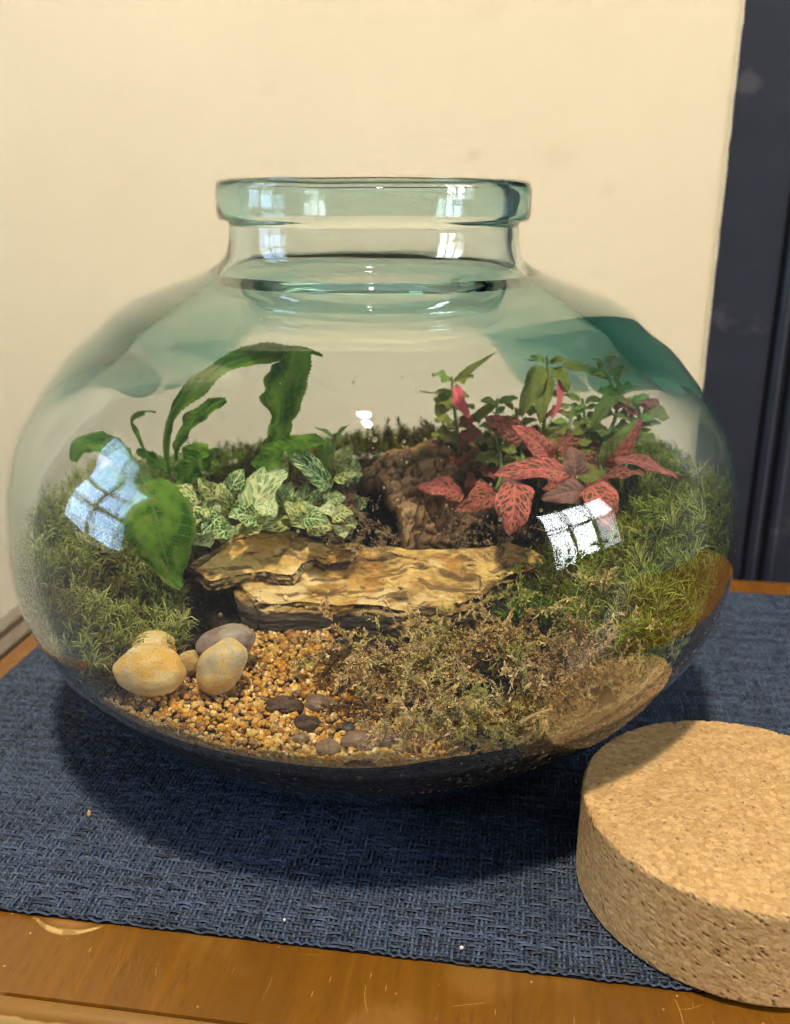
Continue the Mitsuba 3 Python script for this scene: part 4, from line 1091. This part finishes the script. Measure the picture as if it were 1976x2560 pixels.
def star_shoots(at, axis, height, spread, col, k, seed, nlen, nw=.00055):
    """Upright moss shoots: a thin stem ringed by narrow leaves, longest at the top."""
    r = np.random.default_rng(seed)
    n = len(at)
    t = np.sort(r.uniform(.12, 1, (n, k)), 1)
    phi = r.uniform(0, 2 * np.pi, (n, k))
    a = axis / np.linalg.norm(axis, axis=1)[:, None]
    x = np.cross(a, [[.2, .3, .93]])
    x /= np.linalg.norm(x, axis=1)[:, None] + 1e-9
    y = np.cross(a, x)
    base = at[:, None] + a[:, None] * (height[:, None] * t)[..., None]
    el = spread[:, None] * (1.15 - .75 * t ** 3)
    d = a[:, None] * np.cos(el)[..., None] + (x[:, None] * np.cos(phi)[..., None] + y[:, None] * np.sin(phi)[..., None]) * np.sin(el)[..., None]
    L_ = nlen[:, None] * (.55 + .6 * t) * r.uniform(.7, 1.2, (n, k))
    bend = (d * .0 + np.array([0, 0, -.12]) - a[:, None] * .10) + r.normal(0, .12, (n, k, 3))
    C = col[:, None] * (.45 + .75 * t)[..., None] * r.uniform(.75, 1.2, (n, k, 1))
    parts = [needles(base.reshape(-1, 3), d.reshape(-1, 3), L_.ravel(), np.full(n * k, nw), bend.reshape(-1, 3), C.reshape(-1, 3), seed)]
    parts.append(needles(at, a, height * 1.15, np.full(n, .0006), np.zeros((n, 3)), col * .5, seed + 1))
    return join(parts)


def trails(at, d0, length, col, seed, leaves=46, droop=.9, lw=.00055, ll=.0011, branch=5, wander=.5):
    """Feathery creeping moss: wandering stems set with tiny leaves, short side branches on both sides."""
    r = np.random.default_rng(seed)
    parts = []

    def walk(p, d, L_, n, dr_):
        K = 12
        pts = [p]
        d = d / np.linalg.norm(d, axis=1)[:, None]
        for k in range(K):
            d = d + r.normal(0, wander / 3, d.shape) + np.array([0, 0, -dr_ / K])
            d /= np.linalg.norm(d, axis=1)[:, None]
            pts.append(pts[-1] + d * (L_ / K)[:, None])
        pts = np.stack(pts, 1)
        t = np.linspace(.02, .999, n) * K
        i = np.minimum(t.astype(int), K - 1)
        q = pts[:, i] + (pts[:, i + 1] - pts[:, i]) * (t - i)[None, :, None]
        tg = pts[:, i + 1] - pts[:, i]
        tg /= np.linalg.norm(tg, axis=2)[..., None] + 1e-12
        return pts, q, tg

    def dress(q, tg, c, ll_, lw_):
        n, m = q.shape[:2]
        out = np.cross(tg, r.normal(size=q.shape))
        out /= np.linalg.norm(out, axis=2)[..., None] + 1e-12
        d = tg * .75 + out * r.uniform(.4, .9, (n, m, 1))
        cc = np.repeat(c[:, None], m, 1) * r.uniform(.7, 1.25, (n, m, 1))
        parts.append(needles(q.reshape(-1, 3), d.reshape(-1, 3), np.full(n * m, ll_) * r.uniform(.7, 1.3, n * m), np.full(n * m, lw_), r.normal(0, .12, (n * m, 3)), cc.reshape(-1, 3), seed + len(parts), 1.12))
    pts, q, tg = walk(at, d0, length, leaves, droop)
    dress(q, tg, col, ll, lw)
    for b in range(branch):
        k = r.integers(2, 11, len(at))
        p = pts[np.arange(len(at)), k]
        td = pts[np.arange(len(at)), k + 1] - p
        o = np.cross(td, r.normal(size=td.shape))
        o /= np.linalg.norm(o, axis=1)[:, None] + 1e-12
        td /= np.linalg.norm(td, axis=1)[:, None] + 1e-12
        _, q2, t2 = walk(p, td * .6 + o, length * r.uniform(.18, .42, len(at)), max(8, leaves // 3), droop * .6)
        dress(q2, t2, col * r.uniform(.85, 1.2, (len(at), 1)), ll * .85, lw * .85)
    return join(parts)


scene['moss_bsdf'] = {'type': 'principledthin', 'base_color': {'type': 'mesh_attribute', 'name': 'vertex_color'}, 'roughness': .55, 'diff_trans': .45, 'eta': 1.35}


def palette(n, cols, seed, at=None, scale=60, seed2=0):
    r = np.random.default_rng(seed)
    cols = np.array(cols)
    t = r.random(n) if at is None else np.clip(meshkit.fbm(at * scale, 3, seed2) * 1.9 - .45 + r.normal(0, .13, n), 0, .999)
    k = t * (len(cols) - 1)
    i = k.astype(int)
    return cols[i] + (cols[i + 1] - cols[i]) * (k - i)[:, None] if len(cols) > 1 else np.repeat(cols, n, 0)


def lift(xy, add, seed):
    z = soil_z(xy)
    return np.c_[xy, z + add * meshkit.fbm(np.c_[xy * 55, xy[:, :1] * 0], 3, seed)]


def in_jar(p, gap=.003):
    return np.hypot(p[:, 0], p[:, 1]) < np.interp(p[:, 2], INNER[:, 1], INNER[:, 0]) - gap


def moss(key, parts, label):
    v, f, c = join(parts)
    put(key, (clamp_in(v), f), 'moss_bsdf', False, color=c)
    tag(key, label, 'moss', kind='stuff')


def bank(poly, n, add, seed, cols, k=24, h=(.004, .009), nl=(.003, .0048), tilt=.45, lean=(0, 0, 0), spread=(.7, 1.15), scale=60):
    r = np.random.default_rng(seed)
    xy = scatter(np.array(poly), n, seed)
    at = lift(xy, add, seed)
    at = at[in_jar(at, .0015)]
    n = len(at)
    ax = np.array([0, 0, 1.]) + r.normal(0, tilt, (n, 3)) * [1, 1, .3] + np.array(lean)
    return star_shoots(at, ax, r.uniform(*h, n), r.uniform(*spread, n), palette(n, cols, seed, at, scale, seed), k, seed, r.uniform(*nl, n))


GREEN = [(.085, .050, .016), (.12, .10, .02), (.17, .20, .022), (.24, .30, .030), (.38, .40, .07)]
PALE = [(.15, .10, .036), (.19, .17, .045), (.27, .29, .07), (.38, .40, .12), (.46, .45, .18)]
TAN = [(.16, .085, .035), (.36, .21, .085), (.58, .38, .17), (.64, .46, .22), (.56, .43, .17), (.42, .37, .09)]
DRY = [(.10, .055, .025), (.17, .105, .05), (.24, .155, .075)]
POLY_R = [(.062, -.066), (.085, -.100), (.102, -.112), (.125, -.085), (.141, -.045), (.146, 0), (.138, .05), (.105, .09), (.07, .06), (.085, .01), (.075, -.035)]
POLY_L = [(-.070, -.074), (-.078, -.082), (-.108, -.096), (-.128, -.075), (-.142, -.03), (-.146, .01), (-.13, .05), (-.09, .06), (-.078, .0), (-.080, -.045), (-.073, -.06)]
POLY_B = [(-.09, .04), (-.10, .09), (-.04, .13), (.04, .13), (.10, .09), (.08, .03), (.045, .02), (-.01, .03)]
moss('moss', [bank([(.075, -.085), (.09, -.100), (.112, -.095), (.138, -.045), (.140, .0), (.11, .0), (.085, -.05)], 90, .018, 37, [(.22, .24, .04), (.34, .36, .07), (.45, .44, .13)], 34, (.009, .014), (.0075, .0105), .5, (-.1, -.3, 0), (.6, 1.1)), bank([(.07, -.085), (.085, -.105), (.104, -.112), (.128, -.085), (.144, -.045), (.140, -.02), (.11, -.04), (.085, -.06)], 420, .014, 35, GREEN[1:], 30, (.006, .012), (.006, .0095), .55, (-.15, -.35, 0)), bank(POLY_R, 1300, .016, 31, GREEN, 26, (.005, .010), (.0042, .0066)), bank([(.06, -.06), (.09, -.095), (.10, -.07), (.085, -.03), (.07, -.035)], 260, .010, 32, [(.05, .035, .012), (.09, .10, .016), (.14, .17, .03)], 26)], 'deep green and olive moss banked up beneath the red veined plant')
moss('moss_001', [bank(POLY_L, 850, .012, 41, PALE, 28, (.006, .012), (.0055, .0085), .6, (.1, -.25, 0), (.6, 1.2), 80), bank([(-.095, -.098), (-.108, -.092), (-.10, -.075), (-.075, -.078), (-.072, -.086)], 260, .006, 42, DRY, 18, (.002, .005), (.005, .009), 1.2, (0, -.8, -.2), (.5, 1.3))], 'pale starry moss growing behind the pebbles below the drooping frond')
moss('moss_002', [bank(POLY_B, 900, .010, 51, GREEN[:4], 20), bank([(.03, -.03), (.075, -.035), (.09, .0), (.06, .03), (.045, .0)], 420, .010, 52, [(.04, .025, .012), (.075, .05, .02), (.09, .085, .02)], 22)], 'brownish green moss at the back behind the cork bark')


def feather():
    r = np.random.default_rng(61)
    xy = scatter(np.array(MOSSF), 300, 61)
    at = lift(xy, .010, 63)
    at = at[in_jar(at, .003)]
    n = len(at)
    d = r.normal(0, 1, (n, 3)) * [1, 1, .35] + [0, -.55, .28]
    col = palette(n, TAN, 62, at, 75, 66)
    grn = np.zeros(n)
    for (x, y), rr in GREENSPOT:
        grn = np.maximum(grn, np.exp(-((at[:, 0] - x) ** 2 + (at[:, 1] - y) ** 2) / rr ** 2))
    grn = (grn * r.uniform(.5, 1.1, n))[:, None].clip(0, 1)
    col = col * (1 - grn) + np.array([.20, .25, .035]) * grn
    parts = [trails(at, d, r.uniform(.018, .040, n), col, 64, 46, .70, .00105, .0024, 5, .7)]
    # a shaggy fringe against the right-hand glass, and threads of dry stem through it
    parts.append(trails(at[::3], d[::3], r.uniform(.018, .036, len(at[::3])), col[::3] * .75, 67, 16, .7, .0004, .0022, 1, .9))
    k_ = r.integers(0, n, 90)
    parts.append(trails(at[k_] + [0, 0, .004], d[k_] + [0, -.2, .6], r.uniform(.012, .026, 90), palette(90, [(.42, .28, .14), (.62, .47, .26), (.50, .40, .16)], 68), 69, 40, 1.0, .0006, .0012, 2, 1.1))
    return parts


BK = np.array(BACKMOSS)
r_ = np.random.default_rng(55)
at = BK[r_.integers(0, len(BK), 260)] + r_.normal(0, 1, (260, 3)) * [.006, .006, .0022]
moss('moss_006', [star_shoots(at, np.c_[r_.normal(0, .5, 260), r_.normal(-.2, .4, 260), np.full(260, 1.)], r_.uniform(.003, .007, 260), r_.uniform(.6, 1.1, 260), palette(260, [(.07, .045, .018), (.11, .09, .022), (.14, .14, .03)], 6), 20, 56, r_.uniform(.0028, .0042, 260))], 'olive brown moss creeping over the top of the cork bark')
moss('moss_003', feather(), 'tangled tan feathery moss over the front between the gravel and the cork lid')
r_ = np.random.default_rng(71)
at = np.array(TUFT)[r_.integers(0, len(TUFT), 34)] + r_.normal(0, .0035, (34, 3)) * [1, .6, .3] + [0, -.002, .003]
moss('moss_004', [star_shoots(at, np.c_[r_.normal(-.1, .5, 34), r_.normal(-.5, .3, 34), np.full(34, .9)], r_.uniform(.006, .011, 34), r_.uniform(.35, .7, 34), palette(34, [(.07, .22, .010), (.13, .34, .02), (.24, .40, .05)], 3), 34, 72, r_.uniform(.006, .010, 34), .0004)],
     'vivid green grassy tuft of moss in front of the thin end of the slate')


def root_threads():
    r = np.random.default_rng(81)
    n = 150
    at = np.array(ROOT)[r.integers(0, len(ROOT), n)] + r.normal(0, .0045, (n, 3)) * [1.2, .6, .55] + [0, -.006, .002]
    return [trails(at, r.normal(0, 1, (n, 3)) + [0, -.2, .5], r.uniform(.006, .017, n), palette(n, [(.24, .15, .08), (.40, .27, .15), (.52, .37, .22)], 4), 82, 10, .8, .0003, .0016, 1, 1.5)]


moss('moss_005', root_threads(), 'curly dry brown root threads between the slate and the cork bark')
tag('moss_005', 'curly dry brown root threads between the slate and the cork bark', 'roots', kind='stuff')

# slivers of wood on the feathery moss
scene['sliver_bsdf'] = {'type': 'twosided', 'b': {'type': 'principled', 'base_color': mikit.proc(lambda p, n, uv: mix((.30, .16, .06), (.50, .31, .14), fbm(p.x * 600, p.y * 600, p.z * 600, 3))), 'roughness': .6}}
for i, (a, b, w, lab) in enumerate(SLIVER):
    a, b = np.array(a), np.array(b)
    key = numbered('wood_sliver')
    m = tube(bez([a, (a + b) / 2 + [.0, .0, .0008], b], 9), w, w * .45, 5)
    put(key, m, 'sliver_bsdf', False)
    tag(key, lab, 'twig')
# crumbs of soil on the ground and along the glass


def crumbs():
    r = np.random.default_rng(91)
    a = r.uniform(0, 2 * np.pi, 3000)
    q = np.sqrt(r.random(3000)) * .14
    xy = np.c_[q * np.cos(a), q * np.sin(a)]
    p = np.c_[xy, soil_z(xy) + .0006]
    a = r.uniform(-math.pi, 0.3, 5200)
    zc = soil_z(np.c_[.14 * np.cos(a), .14 * np.sin(a)])
    z = zc - .002 - r.random(5200) ** 1.6 * .030
    rr = inner_r(z) + .0002
    p = np.vstack([p, np.c_[rr * np.cos(a), rr * np.sin(a), z]])
    inside = shapely.contains_xy(Polygon(GR).buffer(-.002), p[:, 0], p[:, 1])
    p = p[~inside | (r.random(len(p)) < .12)]
    n = len(p)
    c = np.array([.034, .022, .015]) * r.lognormal(0, .8, (n, 1))
    c = np.where(r.random((n, 1)) < .04, [.22, .15, .09], c)
    v, f, c = stones(p, r.uniform(.0004, .0012, n), c, 92)
    return clamp_in(v, -.0011), f, c


v, f, c = crumbs()
put('soil_crumbs', (v, f), 'soil_lump', False, color=np.clip(c, .004, .5))
tag('soil_crumbs', 'loose dark crumbs of soil against the glass and between the moss', 'soil', kind='stuff')

# drops of condensation on the inside of the front glass and on leaves
scene['water'] = {'type': 'dielectric', 'int_ior': 1.33}
r_ = np.random.default_rng(101)
DP = []
for z0, az0, n_, sp in ((.150, 0., 16, .10), (.136, .02, 10, .16), (.165, .03, 10, .12), (.178, -.1, 14, .4), (.145, .35, 12, .12), (.13, -.5, 8, .3)):
    for _ in range(n_):
        a_, z_ = az0 + r_.normal(0, sp), z0 + r_.normal(0, .009)
        rad_ = inner_r(z_) - .0002
        DP.append([rad_ * math.sin(a_), -rad_ * math.cos(a_), z_])
DP = np.array(DP)
b_ = trimesh.creation.icosphere(2, 1.)
sz = np.clip(r_.lognormal(math.log(.00038), .35, len(DP)), .0002, .0009)
v = (b_.vertices[None] * sz[:, None, None] + DP[:, None] * (1 - (sz / .13)[:, None, None])).reshape(-1, 3)
f = (b_.faces[None] + (np.arange(len(DP)) * len(b_.vertices))[:, None, None]).reshape(-1, 3)
put('water_drops', (v, f), 'water', True)
tag('water_drops', 'tiny drops of condensation on the inside of the jar front', 'water drops', kind='stuff')

# bits that fell on the mat
for i, (q, w, col, lab) in enumerate(CRUMB):
    key = numbered('crumb')
    v, f, c = stones(np.array([q]), np.array([w]), np.array([col]), 110 + i, .6, 2)
    put(key, (v, f), 'stone_bsdf', True, color=c)
    tag(key, lab, 'crumb')
